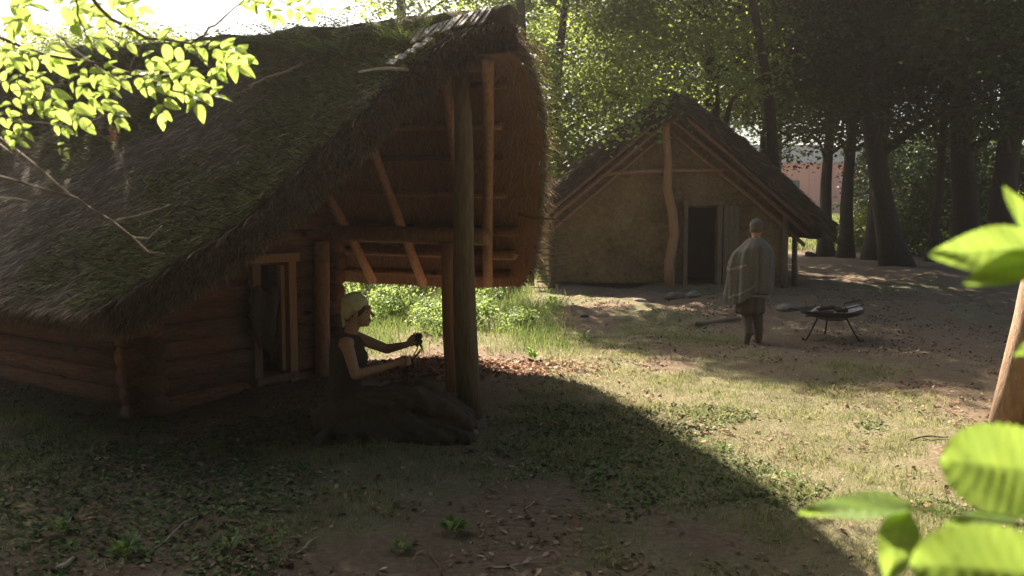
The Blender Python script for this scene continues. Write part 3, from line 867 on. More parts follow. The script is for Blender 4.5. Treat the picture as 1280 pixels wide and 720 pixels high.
mb = MB(); mb.tube([(.02, -.24, -.1), (.0, -.24, .5), (.10, -.25, 1.1), (.06, -.23, 1.6), (-.06, -.22, 2.1), (-.05, -.22, 2.7), (-.11, -.23, 3.3), (-.08, -.25, 3.9)], [.12, .11, .105, .105, .10, .09, .085, .08], 12, True, .05)
tag(mb.build('crooked_post', M['post_new'], hut, True), 'crooked debarked centre post')
for x, w in ((.37, .09), (1.13, .09)):
    mb = MB(); mb.box((x, -.08, .88), (w, .22, 1.86)); mb.build('door_jamb', M['post'], hut)
mb = MB(); mb.box((.75, -.09, 1.80), (.9, .24, .1)); mb.build('door_lintel', M['post'], hut)
for k in range(3):
    mb = MB(); mb.box((1.27 + k * .115, -.14, .88), (.108, .045, 1.78 - .03 * k)); mb.build('door_plank', M['post'], hut)
# woven wattle screen at the left corner
for k in range(9):
    logp('wattle_rod', (-2.95 + .02 * (k % 2), -.28 + .04 * (k % 2), .06 + k * .12), (-2.25, -.28 + .04 * ((k + 1) % 2), .07 + k * .12), .022, .018, M['post'], hut, 6, 5, .03)

# ------------------------------------------------------------------ far building
bld = empty('modern_building', (33, 76, H(33, 76)))
tag(bld, 'long pink clad modern building with grey roof far behind the tree trunks', 'building')
mb = MB(); mb.box((0, 6, 2.1), (26, 12, 4.6)); mb.build('wall', M['pinkwall'], bld)
mb = MB(); mb.box((0, 6, 5.15), (26.6, 12.6, 1.5)); mb.build('roof', M['greyroof'], bld)
for x in (-9.3, -3, 3, 9):
    mb = MB(); mb.box((x, -.03, 2.1), (1.9, .12, 1.6)); w_ = mb.build('window', M['glass'], bld)
    mb = MB(); mb.box((x, -.06, 1.25), (2.1, .2, .1)); mb.build('sill', M['greyroof'], w_)
for k in range(26):
    mb = MB(); mb.box((-12.5 + k, -.02, 2.1), (.06, .1, 4.5)); mb.build('cladding_batten', M['pinkwall'], bld)

# ------------------------------------------------------------------ trees
def leaves_np(P, size, seed, flat=.55):
    r = np.random.default_rng(seed); n = len(P)
    a = r.uniform(0, 2 * np.pi, n)
    D = np.stack([np.cos(a), np.sin(a), r.normal(-.25, .35, n)], -1); D /= np.linalg.norm(D, axis=1)[:, None]
    U = np.stack([r.normal(0, flat, n), r.normal(0, flat, n), np.ones(n)], -1)
    S = np.cross(D, U); S /= np.linalg.norm(S, axis=1)[:, None]; U = np.cross(S, D)
    L = (size * r.uniform(.6, 1.3, n))[:, None]
    v = np.empty((n, 4, 3))
    v[:, 0] = P; v[:, 2] = P + D * L - U * L * .12
    v[:, 1] = P + D * L * .45 + S * L * .34 + U * L * .10; v[:, 3] = P + D * L * .45 - S * L * .34 + U * L * .10
    b_ = np.arange(n)[:, None] * 4
    f = np.concatenate([b_ + [0, 1, 2], b_ + [0, 2, 3]], 0)
    return v.reshape(-1, 3), f

def tree(label, base, height, r0, cc, cr, ncl, per, seed, lean=(0, 0), extra=(), mat='leaf', size=.13, bark='bark', name='beech_tree', spread=.44, nlimb=14):
    r = np.random.default_rng(seed); rd = random.Random(seed)
    bx, by = base; bz = H(bx, by) - .15
    root = empty(name, (bx, by, bz)); tag(root, label, 'tree')
    O = Vector((bx, by, bz))
    # clusters fill the crown, denser towards its skin
    C = []
    while len(C) < ncl:
        p = r.normal(0, 1, 3); p /= np.linalg.norm(p); p *= r.uniform(.25, 1) ** .55
        C.append((cc[0] + p[0] * cr[0], cc[1] + p[1] * cr[1], cc[2] + p[2] * cr[2]))
    C += list(extra)
    C = np.array(C)
    P = []
    for k, c in enumerate(C):
        m_ = per
        P.append(c + r.normal(0, 1, (m_, 3)) * np.array([spread, spread, spread * .42]) + np.array([0, 0, -.05]))
    P = np.concatenate(P)
    v, f = leaves_np(P - np.array(O), size, seed + 1)
    crown = link('crown', mesh_np('crown', v, f), M[mat], root)
    # trunk and limbs
    mb = MB()
    top = Vector((cc[0], cc[1], cc[2] + cr[2] * .5)) - O
    mid_p = Vector((lean[0], lean[1], height * .5))
    pts = []; rad = []
    for i in range(12):
        k = i / 11
        p = mid_p * (2 * k * (1 - k)) * 1.0 + top * k * k + Vector((0, 0, 0))
        p.z = top.z * k
        p += Vector((math.sin(k * 7 + seed) * .06, math.cos(k * 6 + seed) * .06, 0)) * min(1, k * 4)
        pts.append(p); rad.append(max(r0 * (1 + .55 * math.exp(-k * 22)) * (1 - .8 * k), .03))
    mb.tube(pts, rad, 12, True, .07)
    idx = list(range(ncl)); rd.shuffle(idx)
    for c in [Vector(C[i]) - O for i in idx[:nlimb]] + [Vector(e) - O for e in extra[::3]]:
        k0 = min(.95, max(.25, (c.z - .25 * (c.xy - top.xy).length - .5) / top.z))
        q = k0 * 11; i0 = int(q); a = pts[i0].lerp(pts[min(i0 + 1, 11)], q - i0)
        m1 = a.lerp(c, .5) + Vector((0, 0, .12 * (c - a).length))
        rr0 = max(.03, rad[i0] * .4)
        mb.tube([a, a.lerp(m1, .5) + Vector((0, 0, .05)), m1, m1.lerp(c, .5) + Vector((rd.uniform(-.1, .1), rd.uniform(-.1, .1), .05)), c], [rr0, rr0 * .8, rr0 * .6, rr0 * .35, .012], 6, False)
    mb.build('trunk', M[bark], root, True)
    return root

def gp(x, y): q = gpt(x, y); return (q.x, q.y)
# shade trees left of and behind the cabin (crowns above the frame, seen through their light and shade)
tree('slender tall tree rising behind the middle of the cabin roof', (-2.6, 21.6), 9, .2, (-2.6, 21.6, 10.6), (1.5, 1.5, 3.7), 120, 120, 101, mat='leaf', size=.14, spread=.4, extra=[(-2.6, 21.5, 6.9), (-3.2, 21.4, 6.7), (-2.0, 21.3, 6.6), (-1.3, 21.4, 6.8), (-2.7, 21.1, 6.3), (-3.7, 21.3, 7.0), (-.7, 21.3, 7.0)])
tree('tall tree behind the cabin roof edge, leaves at the top of the frame', (.3, 24.0), 9, .22, (.2, 21.8, 9.6), (2.5, 2.5, 2.4), 130, 120, 106, mat='leaf', size=.14, spread=.55)
tree('leafy tree just right of the cabin roof, behind the hut', (1.2, 26.5), 11, .25, (1.7, 25.5, 7.4), (3.4, 3.0, 5.4), 300, 140, 102, extra=[(x, 23.5 + .5 * (k % 3), z) for k, (x, z) in enumerate([(.9, 4.6), (1.6, 3.6), (1.2, 2.6), (.8, 1.8), (2.0, 5.0), (1.0, 5.6), (1.5, 1.2), (2.3, 4.2), (.6, 3.4), (1.9, 2.2)])], size=.14)
tree('broad tree over the ridge of the clay walled hut, bough hanging before its gable', (6.2, 27), 12, .3, (5.0, 25, 8.8), (4.2, 3.8, 4.2), 230, 130, 103,
     extra=[(3.0, 18.3, 4.3), (2.4, 18.3, 3.9), (2.2, 18.2, 3.5), (4.4, 18.6, 4.6), (3.4, 18.3, 4.7), (2.2, 18.7, 4.8), (5.2, 19.2, 4.6), (2.9, 19.5, 5.5), (4.6, 19.6, 5.6)], size=.13)
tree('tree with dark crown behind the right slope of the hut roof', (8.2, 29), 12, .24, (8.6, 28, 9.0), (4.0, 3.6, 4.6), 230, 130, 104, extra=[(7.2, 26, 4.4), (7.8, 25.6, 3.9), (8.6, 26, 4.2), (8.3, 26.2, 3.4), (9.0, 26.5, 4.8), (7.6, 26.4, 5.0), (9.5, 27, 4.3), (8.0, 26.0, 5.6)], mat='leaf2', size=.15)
for i, (xx, yy, rr0, lx, lab) in enumerate([
        (1031, 321, .27, 0, 'slim dark trunk nearest the hut, leftmost of the bare trunks'),
        (1057, 323, .27, 0, 'dark trunk with a broken stub, second of the bare trunks from the hut'),
        (1122, 336, .38, -1.6, 'thick dark trunk leaning left, front of the right hand wood'),
        (1092, 326, .36, 0, 'thick upright trunk just left of the leaning one'),
        (1164, 330, .17, .2, 'thin dark trunk between the two thickest trunks on the right'),
        (1210, 328, .50, -.7, 'massive dark trunk behind the pale green foreground leaf'),
        (1248, 332, .50, .2, 'massive dark trunk by the right edge, behind the pale one')]):
    bx, by = gp(xx, yy)
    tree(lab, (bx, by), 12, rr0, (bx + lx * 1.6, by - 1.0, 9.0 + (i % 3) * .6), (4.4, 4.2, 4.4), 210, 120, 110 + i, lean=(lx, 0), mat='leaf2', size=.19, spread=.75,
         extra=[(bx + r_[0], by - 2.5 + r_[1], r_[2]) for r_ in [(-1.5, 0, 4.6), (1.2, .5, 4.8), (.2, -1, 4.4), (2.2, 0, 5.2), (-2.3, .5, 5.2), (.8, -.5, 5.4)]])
tree('tall tree behind the hut whose crown spreads above the frame', (7.0, 23.2), 11, .2, (4.2, 19.8, 9.2), (3.9, 3.3, 2.2), 190, 120, 105, mat='leaf', size=.14)
for k, (x, y, lab) in enumerate([(4.5, 38, 'dark tree deep in the wood, behind the hut ridge'), (9.0, 41, 'dark tree deep in the wood, behind the right end of the hut roof'), (13.5, 45, 'rearmost dark tree of the wood, before the pink building')]):
    tree(lab, (x, y), 12, .3, (x - .6, y - 1, 9.6), (4.4, 4.2, 4.4), 200, 110, 140 + k, mat='leaf2', size=.2, spread=.75)
# nearer wood on the right, overhanging the clearing
tree('dark leafed tree overhanging the clearing from the right edge', (13.5, 20), 12, .3, (11.5, 19, 8.6), (4.2, 4.4, 4.0), 230, 130, 121, mat='leaf2', size=.15, extra=[(9.8, 17.5, 5.2), (10.5, 17.2, 4.6), (9.4, 17.8, 4.8), (8.9, 18, 5.6), (10.2, 17.6, 5.8)])
tree('pale straight trunk standing close by on the right, sunlit on its left side', gp(1259, 527), 7.5, .115, (6.8, 7.2, 10.6), (5.2, 5.0, 2.2), 260, 110, 122, lean=(.75, .1), mat='leaf2', size=.17, bark='bark_pale', nlimb=8, spread=.8)  # unseen crown widened over the clearing to cut skylight
# trees out on the left whose crowns shade the cabin roof and the foreground
tree('tall tree beyond the left edge whose crown shades the cabin roof', (-9.5, 14.5), 9, .25, (-7.6, 13.6, 7.9), (3.0, 3.6, 2.2), 170, 130, 131, mat='leaf', size=.13)
tree('far hazy tree whose top shows above the left of the cabin ridge', (-14.5, 32), 7, .2, (-14.0, 31.5, 5.8), (5.2, 4.0, 2.5), 170, 130, 133, mat='leaf', size=.17)
tree('elder tree beyond the left edge, shading the foreground', (-6.6, 7.0), 7, .16, (-4.8, 9.9, 6.7), (2.6, 1.8, 1.5), 150, 130, 132, mat='leaf', size=.11)

ub = None
# bushes and weeds -------------------------------------------------------
def bush_mesh(name, seed, n, rad, h, size, mat):
    r = np.random.default_rng(seed)
    k = 14; C = np.stack([r.normal(0, rad * .45, k), r.normal(0, rad * .45, k), r.uniform(.15, 1, k) * h * .85], -1)
    P = np.concatenate([c + r.normal(0, 1, (n // k, 3)) * np.array([rad * .28, rad * .28, h * .12]) for c in C]); P[:, 2] = np.abs(P[:, 2])
    v, f = leaves_np(P, size, seed + 1, .7)
    me = mesh_np(name, v, f); me.materials.append(M[mat]); return me
bm_ = [bush_mesh('foliage', 200 + k, 900, .5, .75, .085, 'weed') for k in range(3)]
def bush(name, label, cat, x, y, s, k, group=None, meshes=bm_):
    o = link(name, meshes[k % len(meshes)]); o.location = (x, y, H(x, y) - .03); o.rotation_euler = (0, 0, k * 1.3); o.scale = (s, s, s * (1 + .1 * (k % 3)))
    return tag(o, label, cat, group)
dkb = [bush_mesh('foliage', 250 + k, 4200, 2.0, 5.2, .2, 'leaf2') for k in range(2)]
for k, (xx, d, s_, lab) in enumerate([(1108, 41, 1.0, 'dark understorey shrub behind the leaning trunk'), (1140, 37, .8, 'dark understorey shrub between the leaning and the thin trunk'), (1186, 35, .9, 'dark understorey shrub left of the massive trunks'), (1222, 40, 1.1, 'dark understorey shrub between the two massive trunks'), (1155, 44, 1.1, 'dark understorey shrub deep in the wood'), (1280, 33, 1.0, 'dark understorey shrub at the right edge'), (1202, 46, 1.2, 'rear understorey shrub before the pink building')]):
    bush('shrub', lab, 'shrub', (xx - 640) / 1100 * d, d, s_, k, None, dkb)
rb = random.Random(17); spots = []
while len(spots) < 26:
    x, y = rb.uniform(-5.2, .9), rb.uniform(12.2, 19)
    lx = (Vector((x, y, 0)) - MID).dot(gG)
    if lx > 3.1 and (x < .2 or y > 15.5): spots.append((x, y))
for k, (x, y) in enumerate(spots):
    bush('weed_clump', 'sunlit clump of leafy weeds on the bank behind the cabin porch', 'weeds', x, y, rb.uniform(.45, .95), k, 'weeds behind the cabin')
bigb = [bush_mesh('foliage', 230 + k, 2600, 1.3, 2.2, .17, 'leaf') for k in range(2)]
for k, (xx, d, s, lab) in enumerate([(1072, 40, .9, 'bright green bush between the second and third trunks'), (1150, 39, 1.0, 'leafy bush low between the leaning trunk and the thin trunk'), (1178, 41, .8, 'small sunlit bush right of the thin trunk'),
                                   (1240, 38, 1.2, 'dark bush at the foot of the massive right trunks'), (698, 27, 1.5, 'bright shrub left of the clay walled hut, beside the cabin roof edge'), (668, 30, 1.6, 'pale green shrub seen in the gap between the two roofs'), (640, 33, 2.0, 'tall shrub far behind the cabin roof edge')]):
    x = (xx - 640) / 1100 * d
    bush('shrub', lab, 'shrub', x, d, s, k, None, bigb)

# ------------------------------------------------------------------ terrace stones, logs, sticks
def stone(x, y, s, label, seed, flat=.5):
    r = np.random.default_rng(seed); nz_ = Noise(seed, 2.2, 3)
    mb = MB(); mb.ell((0, 0, 0), (1, 1, 1), None, 14, 9)
    v = np.array(mb.v); k = 1 + .16 * nz_(v[:, 0] * 1.3 + v[:, 2], v[:, 1] * 1.3) + .1 * np.sign(v[:, 0]) * .4
    v = v * k[:, None] * np.array([s * r.uniform(.9, 1.5), s * r.uniform(.7, 1.1), s * flat])
    mb.v = [tuple(q) for q in v]
    o = mb.build('stone', M['stone'], None, True); o.location = (x, y, H(x, y) + s * flat * .35); o.rotation_euler = (0, 0, r.uniform(0, 6))
    return tag(o, label, 'stone')
for k, (xx, yy, s, lab) in enumerate([(845, 381, .17, 'broad flat stone on the terrace left of the hut door'), (868, 379, .15, 'flat stone on the terrace right in front of the hut door'), (800, 383, .10, 'small stone left of the flat terrace stones'), (905, 378, .12, 'half buried stone behind the walking person'),
                                    (985, 398, .16, 'low pale stone between the walking person and the fire bowl'), (1000, 305, .5, 'pale boulder under the right eave of the hut'), (652, 368, .15, 'stone in the grass by the tip of the cabin roof'), (730, 402, .07, 'small stone on the dirt bank')]):
    x, y = gp(xx, yy); stone(x, y, s, lab, 300 + k)
def fallen(name, a, b_, r0, r1, mat, label, cat, amp=.02, forks=0):
    o = Vector(a); mb = MB(); pts = bent(Vector((0, 0, 0)), Vector(b_) - o, 8, amp)
    mb.tube(pts, [r0 + (r1 - r0) * i / 7 for i in range(8)], 7, True, .08)
    for k in range(forks):
        p = pts[2 + k * 2]; d = (pts[-1] - pts[0]); sd = Vector((-d.y, d.x, d.length * .15)).normalized() * d.length * random.uniform(.15, .3) * (1 if k % 2 else -1)
        mb.tube([p, p + sd * .5 + d * .1, p + sd + d * .22], [r0 * .6, r0 * .45, r1 * .5], 5, False)
    ob = mb.build(name, M[mat], None, True); ob.location = o
    return tag(ob, label, cat)
def stick(name, x0, y0, x1, y1, r0, label, mat='twig_pale', forks=0, lift=.5, cat='stick'):
    a = gpt(x0, y0); b_ = gpt(x1, y1); a.z = H(a.x, a.y) + r0 * lift; b_.z = H(b_.x, b_.y) + r0 * lift + .01
    return fallen(name, a, b_, r0, r0 * .5, mat, label, cat, (b_ - a).length * .04, forks)
stick('edging_log', 868, 409, 925, 404, .055, 'weathered log edging the dirt terrace beside the walking person', 'post', cat='log')
stick('edging_log', 1010, 322, 1050, 318, .14, 'fallen log lying under the trunks beside the hut eave', 'bark', cat='log')
stick('fallen_stick', 186, 690, 248, 652, .007, 'long thin stick lying on the shaded ground at lower left', 'twig_pale', 1)
stick('fallen_stick', 262, 645, 362, 644, .006, 'thin horizontal stick at lower left, above the yellowish seedling', 'twig', 2)
stick('fallen_stick', 262, 718, 290, 700, .006, 'pale stick crossing the bottom edge at lower left', 'twig_pale', 1)
stick('fallen_stick', 618, 712, 690, 716, .006, 'pale forked twig at the bottom edge right of centre', 'twig_pale', 2)
stick('fallen_stick', 538, 690, 552, 720, .010, 'reddish stick at the bottom edge near the centre', 'leather', 0)
stick('fallen_stick', 370, 700, 398, 678, .008, 'bent twig on the shaded ground left of centre', 'twig_pale', 1)
stick('fallen_stick', 1136, 546, 1185, 544, .010, 'dark stick lying on the sunlit ground before the pale trunk', 'twig', 1)
stick('fallen_stick', 655, 640, 668, 632, .006, 'short pale twig in the middle of the cabin shadow', 'twig_pale', 0)
stick('bark_piece', 72, 716, 92, 702, .022, 'flat pale piece of bark in the bottom left corner', 'twig_pale', 0, cat='bark')
# low plants in the shaded foreground
def weed_plant(label, xx, yy, s, seed, mat='weed', nl=26):
    r = random.Random(seed); q = gpt(xx, yy); v = []; f = []
    for k in range(nl):
        a = r.uniform(0, 6.28); el = r.uniform(.2, 1.2); l = s * r.uniform(.5, 1.0); h0 = s * r.uniform(0, .5)
        d = Vector((math.cos(a) * math.cos(el), math.sin(a) * math.cos(el), math.sin(el))); sd = Vector((-math.sin(a), math.cos(a), 0)) * l * r.uniform(.12, .24)
        b0 = Vector((math.cos(a) * .02, math.sin(a) * .02, h0)); o = len(v)
        v += [b0, b0 + d * l * .5 + sd, b0 + d * l - Vector((0, 0, l * .25)), b0 + d * l * .5 - sd, b0 + d * l * .5 + Vector((0, 0, -.04 * l))]
        f += [(o, o + 1, o + 4), (o + 1, o + 2, o + 4), (o + 2, o + 3, o + 4), (o + 3, o, o + 4)]
    me = bpy.data.meshes.new('weed_plant'); me.from_pydata(v, [], f)
    ob = link('weed_plant', me, M[mat]); ob.location = (q.x, q.y, H(q.x, q.y))
    return tag(ob, label, 'plant')
weed_plant('low grassy weed at lower left beside the long stick', 158, 696, .13, 1, nl=44)
weed_plant('small green tuft near the left edge of the foreground', 76, 668, .11, 2, nl=44)
weed_plant('yellowish seedling with a forked top at lower left', 288, 694, .09, 3)
weed_plant('feathery green tuft in the foreground shade below the porch', 566, 668, .11, 4, nl=50)
weed_plant('tiny green plant at the bottom edge beside the reddish stick', 500, 690, .08, 5)
weed_plant('leafy sprig on the sunlit ground right of the porch posts', 667, 452, .20, 6)
weed_plant('green plant sticking up at the near edge of the dirt bank', 730, 425, .18, 7, nl=18)
weed_plant('grass tuft on the terrace edge near the cabin roof tip', 690, 385, .3, 8, nl=40)
weed_plant('low plant at the edge of the cabin shadow', 905, 560, .08, 9)

# ------------------------------------------------------------------ seated person
W0 = Vector((-1.25, 7.0, H(-1.25, 7.0)))
pw = empty('person', W0)
tag(pw, 'seated person in cream cap and dark sleeveless dress working yarn in the porch', 'person')
b = MB()
tilt = Matrix.Rotation(R(12), 3, 'Y')
hc = Vector((.015, 0, 1.02))
b.ell(hc + Vector((-.008, 0, .025)), (.098, .076, .092), tilt)                 # skull
b.ell(hc + Vector((.035, 0, -.06)), (.062, .054, .085), Matrix.Rotation(R(8), 3, 'Y'))   # face and jaw
b.ell(hc + Vector((.070, 0, -.118)), (.026, .026, .024))                      # chin
b.capsule(hc + Vector((.100, 0, -.018)), hc + Vector((.127, 0, -.052)), .009, .014)      # nose
b.ell(hc + Vector((.092, 0, .01)), (.018, .045, .018))                       # brow
b.ell(hc + Vector((.096, 0, -.084)), (.014, .024, .009)); b.ell(hc + Vector((.094, 0, -.097)), (.012, .02, .009))   # lips
for s in (-1, 1): b.ell(hc + Vector((-.005, s * .078, -.03)), (.022, .012, .034))        # ears
b.capsule(hc + Vector((-.012, 0, -.07)), (-.055, 0, .80), .050, .056)          # neck
b.capsule((-.06, -.12, .755), (-.05, .12, .765), .062, .062)                  # shoulders
b.capsule((-.075, 0, .70), (-.10, 0, .45), .125, .115); b.capsule((-.10, 0, .45), (-.11, 0, .24), .115, .15)
def arm(sh, el, wr, hd, side):
    b.capsule(sh, el, .052, .040); b.capsule(el, wr, .041, .027)
    w = Vector(wr); h_ = Vector(hd); d = (h_ - w).normalized()
    b.capsule(w, w + d * .03, .027, .026)
    up = Vector((0, 0, 1)); lat = d.cross(up).normalized(); up = lat.cross(d).normalized()
    pc = w + d * .065
    b.ell(pc, (.045, .022, .036), Matrix((d, lat, up)).transposed())
    for k, (o, l) in enumerate(((.027, .036), (.010, .042), (-.008, .039), (-.025, .030))):   # four curled fingers
        k0 = pc + d * .040 + up * o; k1 = k0 + d * l * .55 + lat * side * .020; k2 = k1 - d * .012 + lat * side * .028; k3 = k2 - d * .024
        b.capsule(k0 - d * .02, k1, .0095, .009); b.capsule(k1, k2, .009, .0085); b.capsule(k2, k3, .0085, .0075)
    t0 = pc - d * .02 + up * .028; t1 = t0 + d * .035 + up * .018 + lat * side * .012; t2 = t1 + d * .028 - up * .006 + lat * side * .016
    b.capsule(t0, t1, .012, .0105); b.capsule(t1, t2, .0105, .008)
    return pc + d * .045 + lat * side * .02
hn = arm((-.045, -.165, .755), (.03, -.225, .53), (.32, -.12, .595), (.40, -.10, .615), 1)
hf = arm((-.02, .165, .765), (.215, .21, .665), (.385, .08, .718), (.46, .06, .755), -1)
for s in (-1, 1):
    b.capsule((-.08, s * .09, .20), (.48, s * .11, .34), .085, .065); b.capsule((.48, s * .11, .34), (.80, s * .10, .07), .055, .04); b.capsule((.79, s * .10, .045), (.95, s * .11, .04), .035, .03)
link('body', fuse(b, 'body', .0065, 3), M['skin'], pw)
b = MB()                                                                       # dress
b.capsule((-.068, -.095, .765), (-.06, .095, .77), .064, .064); b.capsule((-.075, 0, .70), (-.095, 0, .47), .143, .128); b.ell((-.01, 0, .63), (.105, .13, .085))
b.capsule((-.10, 0, .45), (-.11, 0, .20), .130, .20)
dr = fuse(b, 'dress', .010, 5); dress = link('dress', dr, M['darkwool'], pw)
b = MB()
for s in (-1, 1):
    b.capsule((-.10, s * .11, .19), (.50, s * .13, .33), .16, .095); b.capsule((.50, s * .13, .33), (.86, s * .13, .10), .095, .10)
b.capsule((.2, 0, .26), (.82, 0, .12), .13, .10); b.ell((.1, 0, .09), (.45, .33, .15)); b.ell((-.12, 0, .14), (.24, .27, .18)); b.ell((.62, 0, .07), (.36, .26, .11))
for k in range(9):
    a = -.3 + k * .13; b.capsule((a * .4, -.18, .22), (a * 1.1 + .1 + .03 * math.sin(k * 2.3), -.27 + .035 * math.sin(k * 1.7), .02), .05, .06 + .012 * math.sin(k * 3.1))
sk = fuse(b, 'skirt', .011, 3)
def folds(me, fn):
    n = len(me.vertices); co = np.empty(n * 3, np.float32); me.vertices.foreach_get('co', co); co = co.reshape(-1, 3)
    nr = np.empty(n * 3, np.float32); me.vertices.foreach_get('normal', nr); nr = nr.reshape(-1, 3)
    co = co + nr * fn(co)[:, None]; me.vertices.foreach_set('co', co.astype(np.float32).ravel()); me.update()
fq = Noise(77, 9, 2)
folds(sk, lambda c: .010 * np.sin(c[:, 0] * 26 + c[:, 1] * 9 + 5 * fq(c[:, 0] * .5, c[:, 2] * .5 + c[:, 1])) + .004 * np.sin(c[:, 0] * 51 - c[:, 2] * 14) + .006 * fq(c[:, 0] * 2, c[:, 1] * 2 + c[:, 2]))
skirt = link('skirt', sk, M['skirt'], pw)
b = MB()
b.ell(hc + Vector((-.020, 0, .038)), (.106, .085, .092), tilt)
b.ell(hc + Vector((-.06, 0, -.005)), (.062, .074, .075), tilt)
cap_me = fuse(b, 'cap', .007, 4)
bmx = bmesh.new(); bmx.from_mesh(cap_me)                                       # trim the cap along forehead to nape
bmesh.ops.bisect_plane(bmx, geom=bmx.verts[:] + bmx.edges[:] + bmx.faces[:], plane_co=hc + Vector((.062, 0, .035)), plane_no=Vector((.62, 0, -.78)).normalized(), clear_outer=True)
bmx.to_mesh(cap_me); bmx.free()
folds(cap_me, lambda c: .007 + .0035 * np.sin(c[:, 0] * 70 + c[:, 2] * 55 + 3 * np.sin(c[:, 1] * 40)) + .003 * np.sin(c[:, 2] * 95 - c[:, 0] * 30))
link('cap', cap_me, M['cream'], pw)
b = MB(); b.capsule(hc + Vector((-.108, 0, -.045)), hc + Vector((-.122, 0, -.06)), .018, .015); b.capsule(hc + Vector((-.12, .005, -.06)), hc + Vector((-.118, .012, -.145)), .013, .009); b.capsule(hc + Vector((-.118, -.008, -.06)), hc + Vector((-.10, -.02, -.125)), .012, .008)
link('cap_knot', fuse(b, 'cap_knot', .005, 2), M['cream'], pw)
b = MB(); b.ell(hc + Vector((-.008, 0, .012)), (.100, .081, .088), tilt); b.capsule(hc + Vector((-.075, 0, -.04)), hc + Vector((-.07, 0, -.10)), .03, .018)
hm = fuse(b, 'hair', .008, 3)
bmx = bmesh.new(); bmx.from_mesh(hm)
bmesh.ops.bisect_plane(bmx, geom=bmx.verts[:] + bmx.edges[:] + bmx.faces[:], plane_co=hc + Vector((.07, 0, .0)), plane_no=Vector((.80, 0, -.60)).normalized(), clear_outer=True)
bmx.to_mesh(hm); bmx.free(); link('hair', hm, M['hair'], pw)
# eyes
for s in (-1, 1):
    b = MB(); b.ell(hc + Vector((.080, s * .028, -.022)), (.006, .009, .005)); b.build('eye', M['char'], pw, True)
# yarn in the hands
yr = random.Random(5); b = MB()
hnw, hfw = hn, hf
for k in range(9):
    c = hfw + Vector((yr.uniform(-.015, .03), yr.uniform(-.03, .0), yr.uniform(-.03, .035))); ax = Vector((yr.uniform(-1, 1), yr.uniform(-1, 1), yr.uniform(-1, 1))).normalized(); o1 = ax.orthogonal().normalized(); o2 = ax.cross(o1); rr0 = yr.uniform(.02, .036)
    b.tube([c + (o1 * math.cos(t) + o2 * math.sin(t)) * rr0 for t in np.linspace(0, 6.1, 12)], .006, 6)
yn = hnw
for off in ((0, 0), (.03, .012), (.045, -.01)):
    b.tube([hfw + Vector((off[0] * .3, 0, -.02)), hfw.lerp(yn, .5) + Vector((.035 + off[0], off[1], .01)), yn + Vector((.03 + off[0] * .4, 0, .02)), yn + Vector((.01, 0, -.02))], .005, 6)
b.tube([yn + Vector((.0, .0, 0)), yn + Vector((-.02, 0, -.08)), yn + Vector((-.035, 0, -.19)), yn + Vector((-.05, .02, -.25))], .006, 6)
b.tube([yn + Vector((.0, .0, -.01)), yn + Vector((-.005, 0, -.09)), yn + Vector((-.012, 0, -.19)), yn + Vector((-.02, .02, -.25))], .006, 6)
yo = b.build('yarn', M['yarn'], None, True); yo.location = W0
tag(yo, 'tangle of dark yarn held and hanging from the hands of the seated person', 'yarn')
b = MB(); b.tube([(0, 0, -.05), (0, 0, .12), (0, 0, .15)], [.15, .15, .14], 16, True, .03)
so = b.build('log_stool', M['bark'], None, True); so.location = W0 + Vector((-.13, 0, .0)); tag(so, 'low round log stool under the skirt of the seated person', 'stool')
# bits of craft work on the ground by her feet
def blob_chain(name, pts, rr0, mat, label, cat):
    b = MB(); o = Vector(pts[0])
    for p, q in zip(pts[:-1], pts[1:]): b.capsule(Vector(p) - o, Vector(q) - o, rr0 * random.uniform(.8, 1.1), rr0 * random.uniform(.8, 1.1), 10)
    ob = link(name, fuse(b, name, rr0 * .22, 2), M[mat]); ob.location = o
    return tag(ob, label, cat)
def gz(x, y, dz): q = gpt(x, y); return (q.x, q.y, H(q.x, q.y) + dz)
blob_chain('wool_skein', [gz(512, 543, .035), gz(520, 541, .05), gz(530, 536, .05), gz(540, 530, .04)], .042, 'ocher', 'yellowish skein of wool on the ground before the seated person', 'wool')
blob_chain('wool_tuft', [gz(470, 529, .04), gz(476, 526, .06), gz(482, 524, .05), gz(478, 531, .03)], .03, 'ocher', 'pale yellow tuft of wool beside the skirt of the seated person', 'wool')
b = MB(); q0 = Vector(gz(512, 526, .03)); cr_ = random.Random(8); pts = []
for k in range(60):
    t = k * .42; pts.append(Vector((math.cos(t) * .07 * (1 + .4 * math.sin(t * .37)) + k * .0022 - .05, math.sin(t) * .05, .01 * math.sin(t * 1.7) + .02)))
b.tube(pts, .006, 6); co = b.build('cord_coil', M['cord'], None, True); co.location = q0
tag(co, 'grey coil of cord on the ground beside the yellowish skein', 'cord')
stick('fallen_stick', 548, 536, 592, 527, .010, 'pale twisted root by the foot of the dark ridge post', 'twig_pale', 1)
stick('fallen_stick', 470, 560, 497, 553, .008, 'pale bent twig on the ground in front of the seated person', 'twig_pale', 1)

